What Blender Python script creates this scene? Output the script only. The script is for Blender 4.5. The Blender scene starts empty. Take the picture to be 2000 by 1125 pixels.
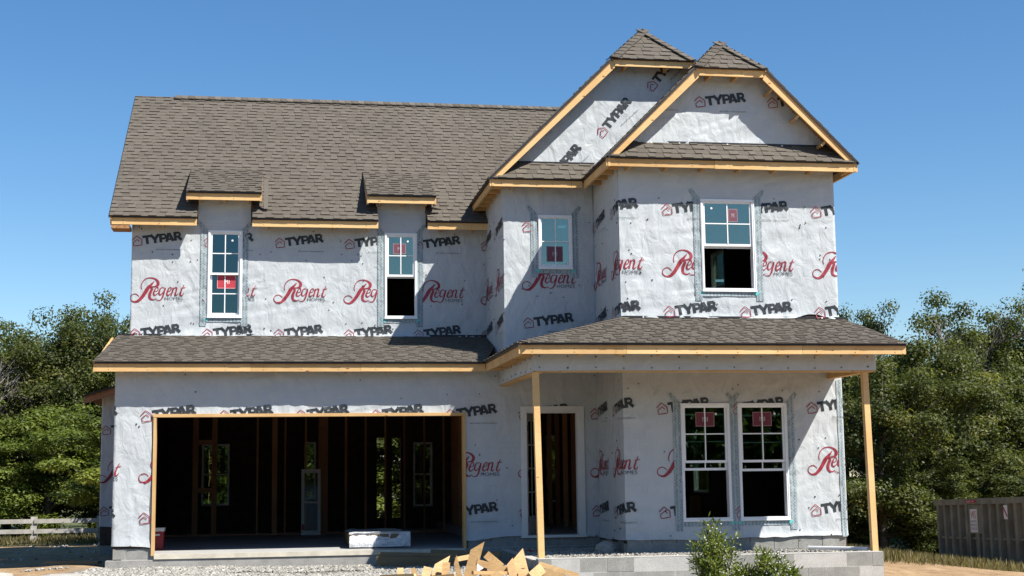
import bpy, math, random
import numpy as np
from mathutils import Matrix, Vector
random.seed(7); RS = np.random.RandomState(11)
S = bpy.context.scene
COL = S.collection

# ------------------------------------------------------------------ camera, sky, sun, exposure
cd = bpy.data.cameras.new('camera'); cam = bpy.data.objects.new('camera', cd); COL.objects.link(cam)
YAW, PIT, ROL = 0.1648, 0.1309, 0.0124
cy, sy, cp, sp = math.cos(YAW), math.sin(YAW), math.cos(PIT), math.sin(PIT)
F = Vector((sy*cp, cy*cp, sp)); R = Vector((cy, -sy, 0)); U = R.cross(F)
R2 = R*math.cos(ROL) - U*math.sin(ROL); U2 = U*math.cos(ROL) + R*math.sin(ROL)
M = Matrix((R2, U2, -F)).transposed().to_4x4(); M.translation = (2.5585, -23.7189, 1.1862)
cam.matrix_world = M
cd.sensor_width = 36; cd.lens = 2776.2/2000*36; cd.clip_end = 3000
S.camera = cam
S.view_settings.view_transform = 'Standard'; S.view_settings.look = 'None'; S.view_settings.gamma = 1
S.view_settings.exposure = 0.95
SUN = Vector((1.053, -1.0, 1.8)).normalized()
w = bpy.data.worlds.new('World'); S.world = w; w.use_nodes = True
nt = w.node_tree; nt.nodes.clear()
sk = nt.nodes.new('ShaderNodeTexSky'); sk.sky_type = 'NISHITA'; sk.sun_disc = False
sk.sun_elevation = math.asin(SUN.z); sk.sun_rotation = math.atan2(SUN.x, SUN.y)
sk.air_density = 1.0; sk.dust_density = 0.2; sk.ozone_density = 3.0; sk.altitude = 200
bg = nt.nodes.new('ShaderNodeBackground'); bg.inputs[1].default_value = 0.075
wo = nt.nodes.new('ShaderNodeOutputWorld'); hs = nt.nodes.new('ShaderNodeHueSaturation'); hs.inputs['Saturation'].default_value = 1.24; nt.links.new(sk.outputs[0], hs.inputs['Color']); nt.links.new(hs.outputs[0], bg.inputs[0]); nt.links.new(bg.outputs[0], wo.inputs[0])
ld = bpy.data.lights.new('sun', 'SUN'); ld.energy = 5.0; ld.angle = math.radians(0.5); ld.color = (1, .95, .87)
lo = bpy.data.objects.new('sun', ld); COL.objects.link(lo); lo.rotation_euler = SUN.to_track_quat('Z', 'Y').to_euler()
S.cycles.max_bounces = 8; S.cycles.transparent_max_bounces = 12

# ------------------------------------------------------------------ materials
class NB:
    def __init__(s, name, rough=.8, spec=.3):
        s.m = bpy.data.materials.new(name); s.m.use_nodes = True; s.t = s.m.node_tree
        s.b = s.t.nodes['Principled BSDF']; s.b.inputs['Roughness'].default_value = rough
        s.b.inputs['Specular IOR Level'].default_value = spec; s.pos = None
    def n(s, ty, **k):
        x = s.t.nodes.new('ShaderNode'+ty)
        for a, v in k.items():
            if hasattr(x, a): setattr(x, a, v)
            else: x.inputs[a.replace('_', ' ')].default_value = v
        return x
    def l(s, a, b): s.t.links.new(a, b); return s
    def coord(s, sc=(1, 1, 1), world=True):
        if world:
            g = s.n('NewGeometry').outputs['Position']
        else: g = s.n('TexCoord').outputs['Object']
        mp = s.n('Mapping'); mp.inputs['Scale'].default_value = sc; s.l(g, mp.inputs[0]); return mp.outputs[0]
    def noise(s, scale, detail=4, sc=(1, 1, 1), rough=.55, world=True, dist=0):
        x = s.n('TexNoise', Scale=scale, Detail=detail, Roughness=rough, Distortion=dist); s.l(s.coord(sc, world), x.inputs['Vector']); return x.outputs['Fac']
    def ramp(s, f, stops):
        r = s.n('ValToRGB'); e = r.color_ramp.elements
        while len(e) < len(stops): e.new(.5)
        for q, (p, c) in zip(e, stops): q.position = p; q.color = (*c, 1) if len(c) == 3 else c
        s.l(f, r.inputs[0]); return r.outputs[0]
    def mix(s, f, a, b, mode='MIX'):
        x = s.n('Mix', data_type='RGBA', blend_type=mode)
        for sock, v in ((x.inputs[0], f), (x.inputs[6], a), (x.inputs[7], b)):
            if isinstance(v, (int, float)): sock.default_value = v
            elif isinstance(v, tuple): sock.default_value = (*v, 1)
            else: s.l(v, sock)
        return x.outputs[2]
    def math(s, op, a, b=0.):
        x = s.n('Math', operation=op)
        for sock, v in ((x.inputs[0], a), (x.inputs[1], b)):
            if isinstance(v, (int, float)): sock.default_value = v
            else: s.l(v, sock)
        return x.outputs[0]
    def attr(s, name):
        return s.n('Attribute', attribute_name=name).outputs['Fac']
    def base(s, c):
        if isinstance(c, tuple): s.b.inputs['Base Color'].default_value = (*c, 1)
        else: s.l(c, s.b.inputs['Base Color'])
        return s
    def bump(s, h, dist=.01, strength=1., prev=None):
        b = s.n('Bump', Strength=strength, Distance=dist); s.l(h, b.inputs['Height'])
        if prev is not None: s.l(prev, b.inputs['Normal'])
        s.l(b.outputs[0], s.b.inputs['Normal']); return b.outputs[0]

def wrap_bump(n):
    x = n.bump(n.noise(4.5, 4, (1.2, 1.2, .75), .5, dist=.6), .09, .34)
    n.bump(n.noise(14, 3, (1, 1, .8), .5), .006, .28, x)
def m_wrap(name, c1, c2, rough=.48):
    n = NB(name, rough, .35)
    f = n.ramp(n.noise(3.2, 6), [(.3, c1), (.7, c2)])
    fine = n.ramp(n.noise(3, 2, (.4, .4, 60)), [(.35, (.93, .93, .93)), (.65, (1, 1, 1))])
    n.base(n.mix(1., f, fine, 'MULTIPLY')); wrap_bump(n); return n.m
WRAP = m_wrap('house wrap', (.42, .455, .475), (.475, .50, .515))
INKB = m_wrap('black ink', (.02, .025, .03), (.035, .04, .045), .5)
INKG = m_wrap('grey ink', (.07, .08, .1), (.1, .11, .13), .5)
INKR = m_wrap('red ink', (.24, .02, .035), (.3, .035, .055), .5)

def m_wood(name, c1, c2, c3, knots=True, axis=(1, 1, 1), rough=.65):
    n = NB(name, rough, .25)
    g = n.noise(9, 5, (1.2, 9, 9), .6, dist=.5); big = n.noise(1.3, 3)
    c = n.mix(n.ramp(big, [(.35, (0, 0, 0)), (.65, (1, 1, 1))]), n.ramp(g, [(.3, c1), (.7, c2)]), n.ramp(g, [(.3, c2), (.7, c3)]))
    if knots:
        v = n.n('TexVoronoi', Scale=2.7); n.l(n.coord((1, 1, 3)), v.inputs['Vector'])
        k = n.ramp(v.outputs['Distance'], [(.05, (1, 1, 1)), (.1, (0, 0, 0))])
        c = n.mix(k, c, (.16, .07, .025))
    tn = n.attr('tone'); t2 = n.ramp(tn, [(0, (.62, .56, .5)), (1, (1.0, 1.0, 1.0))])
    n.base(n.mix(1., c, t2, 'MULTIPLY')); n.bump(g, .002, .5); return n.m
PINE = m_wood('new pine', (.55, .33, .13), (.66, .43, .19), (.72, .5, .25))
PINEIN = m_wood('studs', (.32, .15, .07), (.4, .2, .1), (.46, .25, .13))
SCRAP = m_wood('scrap pine', (.3, .17, .07), (.54, .35, .16), (.66, .46, .24))
OLDW = m_wood('weathered lumber', (.14, .1, .055), (.2, .15, .09), (.26, .2, .12), False)
OSB = NB('strand board', .8)
OSB.base(OSB.ramp(OSB.noise(22, 3, (1, 1.6, 1)), [(.3, (.2, .1, .04)), (.7, (.4, .22, .1))])); OSB = OSB.m
def m_plain(name, c, rough=.5, spec=.4, var=.12, metal=0, sc=6):
    n = NB(name, rough, spec); n.b.inputs['Metallic'].default_value = metal
    lo_, hi = tuple(v*(1-var) for v in c), tuple(min(1, v*(1+var)) for v in c)
    f = n.noise(sc, 5); n.base(n.ramp(f, [(.3, lo_), (.7, hi)])); n.bump(f, .004, .25); return n.m
VINYL = m_plain('white vinyl', (.74, .75, .76), .35, .5, .03)
TRIM = m_plain('primed trim', (.62, .61, .58), .5, .3, .04)
BLACK = m_plain('drip edge', (.012, .013, .016), .5, .4)
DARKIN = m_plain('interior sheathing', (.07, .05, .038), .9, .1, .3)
RED = m_plain('red paper', (.42, .04, .055), .6, .3, .05)
WHITE = m_plain('white print', (.75, .75, .74), .6, .3, .03)
TEAL = m_plain('teal tape', (.12, .5, .48), .5, .3, .1)
REDPL = m_plain('red plastic', (.3, .02, .03), .4, .5, .1)
SILL = m_plain('weathered sill', (.5, .46, .38), .8, .2, .15)
DOORM = m_plain('door paint', (.42, .39, .34), .5, .3, .05)
FELT = m_plain('flashing metal', (.17, .15, .13), .55, .4, .1)
def m_glass(name='window glass', base=.25, refl=(.74, .84, .70), trc=(.42, .5, .47)):
    n = NB(name); t = n.t; t.nodes.remove(n.b)
    tr = n.n('BsdfTransparent'); tr.inputs[0].default_value = (*trc, 1)
    gl = n.n('BsdfGlossy'); gl.inputs['Roughness'].default_value = .01; gl.inputs[0].default_value = (*refl, 1)
    f = n.n('LayerWeight', Blend=.2); fm = n.math('ADD', n.math('MULTIPLY', f.outputs['Fresnel'], .6), base)
    nz = n.noise(1.5, 2); b = n.n('Bump', Strength=.3, Distance=.004); n.l(nz, b.inputs['Height']); n.l(b.outputs[0], gl.inputs['Normal'])
    mx = n.n('MixShader'); n.l(fm, mx.inputs[0]); n.l(tr.outputs[0], mx.inputs[1]); n.l(gl.outputs[0], mx.inputs[2])
    n.l(mx.outputs[0], t.nodes['Material Output'].inputs[0]); return n.m
GLASS = m_glass()
GLASSLOW = m_glass('low window glass', .1, (.6, .85, .75), (.5, .62, .55))
GLASSDIM = m_glass('dim window glass', .13, (.5, .75, .75))
CLEAR = bpy.data.materials.new('clear glass'); CLEAR.use_nodes = True; _b = CLEAR.node_tree.nodes['Principled BSDF']; _b.inputs['Alpha'].default_value = .12; _b.inputs['Roughness'].default_value = .05; _b.inputs['Base Color'].default_value = (.1, .12, .12, 1)
def m_shingle():
    n = NB('asphalt shingle', .9, .15)
    t = n.attr('tone')
    c = n.ramp(t, [(0, (.066, .057, .047)), (.35, (.098, .087, .073)), (.7, (.118, .106, .089)), (1, (.155, .14, .119))])
    g = n.noise(300, 2); c = n.mix(1., c, n.ramp(g, [(.35, (.7, .7, .7)), (.65, (1.25, 1.22, 1.2))]), 'MULTIPLY')
    big = n.ramp(n.noise(.8, 3), [(.3, (.92, .92, .92)), (.7, (1.06, 1.06, 1.06))])
    n.base(n.mix(1., c, big, 'MULTIPLY')); n.bump(g, .003, .6); return n.m
SHING = m_shingle()
def m_conc(name, c1, c2, sc=5):
    n = NB(name, .9, .2); f = n.noise(sc, 8, rough=.7); g = n.noise(60, 3)
    c = n.ramp(f, [(.3, c1), (.7, c2)]); t = n.ramp(n.attr('tone'), [(0, (.9, .9, .9)), (1, (1, 1, 1))])
    c = n.mix(1., c, t, 'MULTIPLY')
    n.base(n.mix(1., c, n.ramp(g, [(.3, (.8, .8, .8)), (.7, (1.1, 1.1, 1.1))]), 'MULTIPLY')); n.bump(g, .006, .6); return n.m
BLOCK = m_conc('concrete block', (.22, .22, .205), (.33, .325, .3))
CONC = m_conc('poured concrete', (.24, .235, .22), (.36, .35, .33))
SLAB = m_conc('slab', (.32, .32, .31), (.42, .42, .41), 2)
MORTAR = m_conc('mortar', (.38, .37, .35), (.5, .49, .46))
def m_stone():
    n = NB('crushed limestone', .9, .2); t = n.attr('tone')
    n.base(n.ramp(t, [(0, (.1, .095, .08)), (.3, (.2, .19, .165)), (.8, (.32, .305, .27)), (1, (.42, .4, .37))])); return n.m
STONE = m_stone()
def m_leaf(name, stops, trans=.35):
    n = NB(name, .55, .3); c = n.ramp(n.attr('tone'), stops); n.base(c)
    t = n.n('BsdfTranslucent'); n.l(n.mix(1., c, (1.5, 1.6, .7), 'MULTIPLY'), t.inputs[0])
    mx = n.n('MixShader'); mx.inputs[0].default_value = trans; n.l(n.b.outputs[0], mx.inputs[1]); n.l(t.outputs[0], mx.inputs[2])
    n.l(mx.outputs[0], n.t.nodes['Material Output'].inputs[0]); return n.m
LEAF = [m_leaf('leaves deep green', [(0, (.026, .036, .01)), (.6, (.07, .088, .02)), (1, (.145, .155, .036))]),
        m_leaf('leaves olive', [(0, (.022, .034, .010)), (.6, (.07, .086, .02)), (1, (.17, .165, .04))]),
        m_leaf('leaves bright green', [(0, (.038, .06, .012)), (.6, (.12, .155, .026)), (1, (.225, .25, .05))])]
DRYG = m_leaf('dry grass', [(0, (.06, .055, .025)), (.6, (.14, .12, .055)), (1, (.26, .21, .11))])
BARK = m_plain('bark', (.13, .11, .09), .9, .1, .4)
PALEB = m_plain('pale bark', (.36, .32, .28), .9, .1, .2)

# ------------------------------------------------------------------ mesh helpers
class MB:
    def __init__(s): s.v = []; s.f = []; s.t = []; s.m = []
    def quad(s, pts, tone=.5, mi=0):
        i = len(s.v); s.v += [tuple(p) for p in pts]; s.f.append(tuple(range(i, i+len(pts)))); s.t.append(tone); s.m.append(mi); return s
    def hexa(s, p, tone=.5, mi=0):   # p: 8 points, bottom 4 ccw then top 4
        i = len(s.v); s.v += [tuple(q) for q in p]
        for f in ((3, 2, 1, 0), (4, 5, 6, 7), (0, 1, 5, 4), (1, 2, 6, 5), (2, 3, 7, 6), (3, 0, 4, 7)):
            s.f.append(tuple(i+k for k in f)); s.t.append(tone); s.m.append(mi)
        return s
    def box(s, x0, x1, y0, y1, z0, z1, tone=.5, mi=0):
        return s.hexa([(x0, y0, z0), (x1, y0, z0), (x1, y1, z0), (x0, y1, z0), (x0, y0, z1), (x1, y0, z1), (x1, y1, z1), (x0, y1, z1)], tone, mi)
    def beam(s, a, b, wd, ht, up=(0, 0, 1), tone=.5, mi=0):  # centre line a-b, wd sideways, ht along up
        a, b = Vector(a), Vector(b); d = (b-a).normalized(); sd = d.cross(Vector(up)).normalized(); u = sd.cross(d)
        sd = sd*wd/2; u = u*ht/2
        return s.hexa([a-sd-u, a+sd-u, b+sd-u, b-sd-u, a-sd+u, a+sd+u, b+sd+u, b-sd+u], tone, mi)
    def prism(s, poly, off, tone=.5, mi=0):   # planar polygon extruded by off
        off = Vector(off); a = [Vector(p) for p in poly]; b = [p+off for p in a]; n = len(a)
        s.quad(a, tone, mi); s.quad(b[::-1], tone, mi)
        for k in range(n): s.quad([a[k], b[k], b[(k+1) % n], a[(k+1) % n]], tone, mi)
        return s
    def tube(s, pts, rad, n=6, tone=.5, mi=0):
        rings = []; pts = [Vector(p) for p in pts]
        for k, p in enumerate(pts):
            d = (pts[min(k+1, len(pts)-1)]-pts[max(k-1, 0)]).normalized()
            a = d.orthogonal().normalized(); b = d.cross(a); i = len(s.v)
            s.v += [tuple(p+(a*math.cos(2*math.pi*j/n)+b*math.sin(2*math.pi*j/n))*rad[k]) for j in range(n)]; rings.append(i)
        for k in range(len(pts)-1):
            for j in range(n):
                s.f.append((rings[k]+j, rings[k]+(j+1) % n, rings[k+1]+(j+1) % n, rings[k+1]+j)); s.t.append(tone); s.m.append(mi)
        return s
    def mesh(s, name, mats, smooth=False):
        me = bpy.data.meshes.new(name); me.from_pydata(s.v, [], s.f)
        for m in (mats if isinstance(mats, (list, tuple)) else [mats]): me.materials.append(m)
        if any(s.m): me.polygons.foreach_set('material_index', s.m)
        a = me.attributes.new('tone', 'FLOAT', 'FACE'); a.data.foreach_set('value', s.t)
        if smooth: me.polygons.foreach_set('use_smooth', [True]*len(me.polygons))
        me.update(); return me
    def build(s, name, mats, parent=None, smooth=False, **k): return link(name, s.mesh(name, mats, smooth), parent, **k)
def link(name, me, parent=None, label=None, cat=None, group=None, kind=None, loc=None, rot=None):
    o = bpy.data.objects.new(name, me); COL.objects.link(o)
    if parent is not None: o.parent = parent
    return tag(o, label, cat, group, kind, loc, rot)
def tag(o, label=None, cat=None, group=None, kind=None, loc=None, rot=None):
    for k, v in (('label', label), ('category', cat), ('group', group), ('kind', kind)):
        if v: o[k] = v
    if loc is not None: o.location = loc
    if rot is not None: o.rotation_euler = rot
    return o
def bulk(name, V, Fq, tone, mat, parent=None, smooth=False, **k):   # numpy arrays, equal-sized faces
    me = bpy.data.meshes.new(name); nv, nf, c = len(V), len(Fq), Fq.shape[1]
    me.vertices.add(nv); me.vertices.foreach_set('co', V.astype('f').ravel())
    me.loops.add(nf*c); me.loops.foreach_set('vertex_index', Fq.astype('i').ravel())
    me.polygons.add(nf); me.polygons.foreach_set('loop_start', np.arange(0, nf*c, c, dtype='i'))
    me.polygons.foreach_set('use_smooth', np.full(nf, smooth))
    me.update(calc_edges=True); me.materials.append(mat)
    a = me.attributes.new('tone', 'FLOAT', 'FACE'); a.data.foreach_set('value', tone.astype('f'))
    return me if k.get('mesh_only') else link(name, me, parent, **k)
# value noise
_P = RS.rand(64, 64)
def vn(x, y):
    x = np.asarray(x, float); y = np.asarray(y, float); xi = np.floor(x).astype(int); yi = np.floor(y).astype(int)
    fx = x-xi; fy = y-yi; fx = fx*fx*(3-2*fx); fy = fy*fy*(3-2*fy); g = lambda a, b: _P[a % 64, b % 64]
    return (g(xi, yi)*(1-fx)+g(xi+1, yi)*fx)*(1-fy)+(g(xi, yi+1)*(1-fx)+g(xi+1, yi+1)*fx)*fy-.5
def sst(a, b, x): t = np.clip((np.asarray(x, float)-a)/(b-a), 0, 1); return t*t*(3-2*t)

# ------------------------------------------------------------------ ground
def gz(x, y):
    x = np.asarray(x, float); y = np.asarray(y, float)
    z = -.17-.15*sst(2, 9, y)*(1-sst(4, 12, x))-.3*sst(9, 24, y)
    z = z-.25*sst(5.9, 7.5, x)*(1-sst(-4.5, -1, y))-.08*sst(0, -2, x)
    z = z-.35*sst(10, 13.5, x)-.85*sst(13, 22, x)*sst(-12, 6, y)
    z = z-.07*sst(-1.3, -.2, y)*(1-sst(-.2, 1, y))*sst(-.5, .3, x)
    z = z-.28*sst(-4, -9, y)-.25*sst(-9, -18, y)
    z = z+.05*vn(x*1.1, y*1.1)+.1*vn(x*.31+5, y*.31)
    return z
def ground():
    xs = np.unique(np.concatenate([np.linspace(-200, -20, 25), np.linspace(-20, 34, 217), np.linspace(34, 260, 25)]))
    ys = np.unique(np.concatenate([np.linspace(-120, -14, 25), np.linspace(-14, 40, 217), np.linspace(40, 900, 30)]))
    X, Y = np.meshgrid(xs, ys); Z = gz(X, Y)
    ins = ((X > .1) & (X < 7.9) & (Y > .2) & (Y < 9.4)) | ((X > 6.4) & (X < 11.5) & (Y > -3.4) & (Y < 9.4)); Z = np.where(ins, -.6, Z)
    V = np.stack([X, Y, Z], -1).reshape(-1, 3); nx = len(xs); i = np.arange(len(ys)-1)[:, None]*nx+np.arange(nx-1)[None]
    Fq = np.stack([i, i+1, i+nx+1, i+nx], -1).reshape(-1, 4)
    n = NB('ground clay and gravel', .95, .1)
    f = n.noise(.35, 6); f2 = n.noise(2.5, 7, rough=.65); f3 = n.noise(28, 4, rough=.7)
    clay = n.ramp(f2, [(.25, (.18, .115, .065)), (.5, (.32, .215, .12)), (.75, (.43, .32, .2))])
    grv = n.ramp(f3, [(.3, (.1, .095, .08)), (.7, (.28, .265, .23))])
    sep = n.n('SeparateXYZ'); n.l(n.n('NewGeometry').outputs['Position'], sep.inputs[0])
    far = n.n('MapRange', interpolation_type='SMOOTHSTEP'); far.inputs[1].default_value = 21; far.inputs[2].default_value = 27
    n.l(n.math('ADD', sep.outputs[1], n.math('MULTIPLY', f, 10.)), far.inputs[0])
    grass = n.ramp(f2, [(.3, (.05, .07, .025)), (.7, (.13, .13, .06))])
    near = n.n('MapRange', interpolation_type='SMOOTHSTEP'); near.inputs[1].default_value = .6; near.inputs[2].default_value = -.6
    n.l(n.math('ADD', sep.outputs[1], n.math('MULTIPLY', n.math('SUBTRACT', f2, .5), 5.)), near.inputs[0])
    lf = n.n('MapRange'); lf.inputs[1].default_value = 11; lf.inputs[2].default_value = 9; n.l(sep.outputs[0], lf.inputs[0])
    lg = n.n('MapRange', interpolation_type='SMOOTHSTEP'); lg.inputs[1].default_value = -.9; lg.inputs[2].default_value = .1; n.l(n.math('ADD', sep.outputs[0], n.math('MULTIPLY', n.math('SUBTRACT', f2, .5), 3.)), lg.inputs[0])
    c = n.mix(n.math('MULTIPLY', n.math('MULTIPLY', near.outputs[0], lf.outputs[0]), lg.outputs[0]), clay, grv); c = n.mix(far.outputs[0], c, grass)
    n.base(c); b = n.bump(f3, .03, .8); n.bump(f2, .1, .6, b)
    bulk('ground', V, Fq, np.full(len(Fq), .5), n.m, smooth=True, kind='structure')
ground()

# stones: one pebble shape deformed many times
OV = np.array([(1, 0, 0), (-1, 0, 0), (0, 1, 0), (0, -1, 0), (0, 0, 1), (0, 0, -1)], float)
OF = np.array([(0, 2, 4), (2, 1, 4), (1, 3, 4), (3, 0, 4), (2, 0, 5), (1, 2, 5), (3, 1, 5), (0, 3, 5)])
def pebbles(name, P, size, **k):
    N = len(P); V = OV[None]*(.55+.6*RS.rand(N, 6, 1))*size[:, None, None]+RS.normal(0, .12, (N, 6, 3))*size[:, None, None]
    a = RS.rand(N)*6.28; c, s = np.cos(a)[:, None], np.sin(a)[:, None]
    t = RS.rand(N)*1.2; ct, st = np.cos(t)[:, None], np.sin(t)[:, None]
    V = np.stack([V[..., 0]*ct-V[..., 2]*st, V[..., 1], (V[..., 0]*st+V[..., 2]*ct)*.8], -1)
    V = np.stack([V[..., 0]*c-V[..., 1]*s, V[..., 0]*s+V[..., 1]*c, V[..., 2]], -1)+P[:, None]
    Fq = (OF[None]+6*np.arange(N)[:, None, None]).reshape(-1, 3)
    return bulk(name, V.reshape(-1, 3), Fq, np.repeat(np.clip(RS.normal(.62, .22, N), 0, 1), 8), STONE, kind='stuff', **k)
def scatter(n, x0, x1, y0, y1): return RS.uniform(x0, x1, n), RS.uniform(y0, y1, n)
x, y = scatter(30000, -3.2, 6.3, -4.6, 0.1)
keep = (vn(x*.9, y*.9) > -.25+.5*sst(.1, -1.2, x)) & (y < -.06-.2*(x < .6)); x, y = x[keep], y[keep]
pebbles('gravel', np.stack([x, y, gz(x, y)+.012], -1), RS.uniform(.018, .05, len(x)))
x, y = scatter(9000, 6.45, 11.25, -3.42, -.05); keep = ~((x > 7.9) & (y > -1.86)); x, y = x[keep], y[keep]
PORCHZ = -.05
pebbles('porch_gravel', np.stack([x, y, np.full(len(x), PORCHZ)+.02*RS.rand(len(x))+.03*sst(-3.1, -3.4, y)], -1), RS.uniform(.012, .03, len(x)))
x, y = scatter(350, -9, -.3, 1.5, 20); pebbles('loose_clods', np.stack([x, y, gz(x, y)+.01], -1), RS.uniform(.02, .07, len(x)))

# ------------------------------------------------------------------ house
HOUSE = link('house', None, None, 'two storey house under construction wrapped in white printed house wrap', 'house')
H = HOUSE
UY, BY, LX, MX, RX = 2.10, -1.80, 7.97, 6.38, 11.59    # upper wall y, bay wall y, bay left x, middle bay left x, right wall x
WINS = {  # x0,x1,z0,z1,y
 'A': (1.317, 1.927, 4.05, 5.625, UY), 'B': (4.487, 5.084, 4.05, 5.625, UY), 'C': (6.966, 7.562, 4.69, 5.62, 0.),
 'D': (9.308, 10.216, 4.09, 5.595, BY), 'E': (8.882, 9.686, .437, 2.283, BY), 'F': (9.824, 10.644, .437, 2.283, BY)}
GD = (.60, 5.68, -.2, 2.225); DR = (6.66, 7.66, 0.1, 2.30)

class Path:   # a folded wall surface: u runs along the polyline, z is height
    def __init__(s, pts, off=.014):
        s.p = [np.array(q, float) for q in pts]; s.L = [0.]
        for a, b in zip(s.p, s.p[1:]): s.L.append(s.L[-1]+np.linalg.norm(b-a))
        nr = []
        for a, b in zip(s.p, s.p[1:]):
            d = (b-a)/np.linalg.norm(b-a); nr.append(np.array([d[1], -d[0]]))
        s.n = nr; s.q = []
        for k, p in enumerate(s.p):
            if k == 0: s.q.append(p+nr[0]*off)
            elif k == len(s.p)-1: s.q.append(p+nr[-1]*off)
            else: s.q.append(p+(nr[k-1]+nr[k])*off)
    def disp(s, u, z):
        u = np.asarray(u, float); z = np.asarray(z, float)
        f = np.ones_like(u)
        for c in s.L: f = f*sst(.0, .12, np.abs(u-c))
        w1 = vn(u*1.7+z*.9, z*1.6-u*.7)*.016; r = np.abs(vn(u*5.1-z*3.7+9, z*2.3+u*1.2+4)); w2 = (.25-r)*.012*(.5+vn(u*.9+3, z*.9)+.5)
        w3 = vn(u*11+z*6, z*7-u*2)*.002
        a = u*7.5+z*2.6; w4 = (.22-np.abs(vn(a+2*vn(u*.8, z*.8), z*.9+3)))*.028*sst(.0, .25, vn(u*.7+11, z*.8)); b = u*2.2-z*8.5; w5 = (.22-np.abs(vn(b+2*vn(u*.8, z*.8+7), u*.8)))*.026*sst(.02, .25, vn(u*.6+31, z*.9+5))
        e = np.exp(-((u-s.L[1]-.35)/.25)**2)*sst(2.4, .4, z) if s.L[1] > 8.9 else 0.; w6 = (.25-np.abs(vn(u*13+z*3.5, z*.7)))*.03*e
        h = 0. if getattr(s, 'zb', None) is None else (1-sst(0, .2, z-s.zb(u)))**2*(.025+.03*vn(u*2.1, u*0+3))
        return (w1+w2+w3+w4+w5+w6)*f+.004+h*np.clip(f, .3, 1)
    def pos(s, u, z, extra=0.):
        u = np.asarray(u, float); z = np.asarray(z, float); d = s.disp(u, z)+extra
        out = np.zeros(u.shape+(3,)); k = np.clip(np.searchsorted(s.L, u, side='right')-1, 0, len(s.n)-1)
        for j in range(len(s.n)):
            m = k == j
            if not m.any(): continue
            t = ((u[m]-s.L[j])/(s.L[j+1]-s.L[j]))[:, None]
            xy = s.q[j]*(1-t)+s.q[j+1]*t+s.n[j]*d[m][:, None]; out[m] = np.concatenate([xy, z[m][:, None]], 1)
        return out
def skin(parent, path, u0, u1, z0, z1, holes, hem=None, top=None, step=.045):
    us = set(np.linspace(u0, u1, int((u1-u0)/step)+2)); zs = set(np.linspace(z0, z1, int((z1-z0)/step)+2))
    for c in path.L:
        if u0 < c < u1: us.add(c)
    for a, b, c, d in holes:
        us |= {v for v in (a, b) if u0 < v < u1}; zs |= {v for v in (c, d) if z0 < v < z1}
    us = np.array(sorted(us)); zs = np.array(sorted(zs)); Ug, Zg = np.meshgrid(us, zs); Zr = Zg.copy()
    if hem is not None:
        k = 1-sst(0, .35, Zg-z0); Zr = Zr+hem(Ug)*k
    V = path.pos(Ug.ravel(), Zr.ravel())
    Uc = (Ug[:-1, :-1]+Ug[1:, 1:])/2; Zc = (Zg[:-1, :-1]+Zg[1:, 1:])/2; ok = np.ones(Uc.shape, bool)
    for a, b, c, d in holes: ok &= ~((Uc > a) & (Uc < b) & (Zc > c) & (Zc < d))
    if top is not None: ok &= top(Uc, Zc)
    nx = len(us); i = (np.arange(len(zs)-1)[:, None]*nx+np.arange(nx-1)[None])[ok]
    Fq = np.stack([i, i+1, i+nx+1, i+nx], -1)
    return bulk('house_wrap', V, Fq, np.full(len(Fq), .5), WRAP, parent, True)

# ---- printed lettering: strokes swept as narrow quads that follow the membrane
def stroke(pts, wd):
    P = [np.array(p, float) for p in pts]; W = wd if isinstance(wd, (list, tuple)) else [wd]*len(P)
    Q, WW = [], []
    for k in range(len(P)-1):
        n = max(1, int(np.linalg.norm(P[k+1]-P[k])/14))
        for j in range(n): Q.append(P[k]+(P[k+1]-P[k])*j/n); WW.append(W[k]+(W[k+1]-W[k])*j/n)
    Q.append(P[-1]); WW.append(W[-1]); Q = np.array(Q); out = []
    for k in range(len(Q)):
        d = Q[min(k+1, len(Q)-1)]-Q[max(k-1, 0)]; d = d/max(1e-9, np.linalg.norm(d)); nn = np.array([-d[1], d[0]])
        out.append([Q[k]+nn*WW[k]/2, Q[k], Q[k]-nn*WW[k]/2])
    return np.array(out)
def smooth(pts, n=5):
    P = [np.array(p, float) for p in pts]; P = [P[0]]+P+[P[-1]]; o = []
    for k in range(1, len(P)-2):
        for j in range(n):
            t = j/n; a, b, c, d = P[k-1:k+3]
            o.append(.5*((2*b)+(-a+c)*t+(2*a-5*b+4*c-d)*t*t+(-a+3*b-3*c+d)*t**3))
    return o+[P[-2]]
def calli(pts, ws, n=5):
    P = smooth(pts, n); W = [float(x[0]) for x in smooth([(w_, 0) for w_ in ws], n)]; return stroke(P, [max(1.5, w_) for w_ in W])
def font_pts(txt, size):
    c = bpy.data.curves.new('t', 'FONT'); c.body = txt; c.size = size; c.resolution_u = 2
    o = bpy.data.objects.new('t', c); COL.objects.link(o); dg = bpy.context.evaluated_depsgraph_get(); dg.update()
    me = bpy.data.meshes.new_from_object(o.evaluated_get(dg)); v = [tuple(p.co[:2]) for p in me.vertices]; f = [tuple(p.vertices) for p in me.polygons]
    bpy.data.objects.remove(o); bpy.data.curves.remove(c); bpy.data.meshes.remove(me); return v, f
K = .00256
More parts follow.
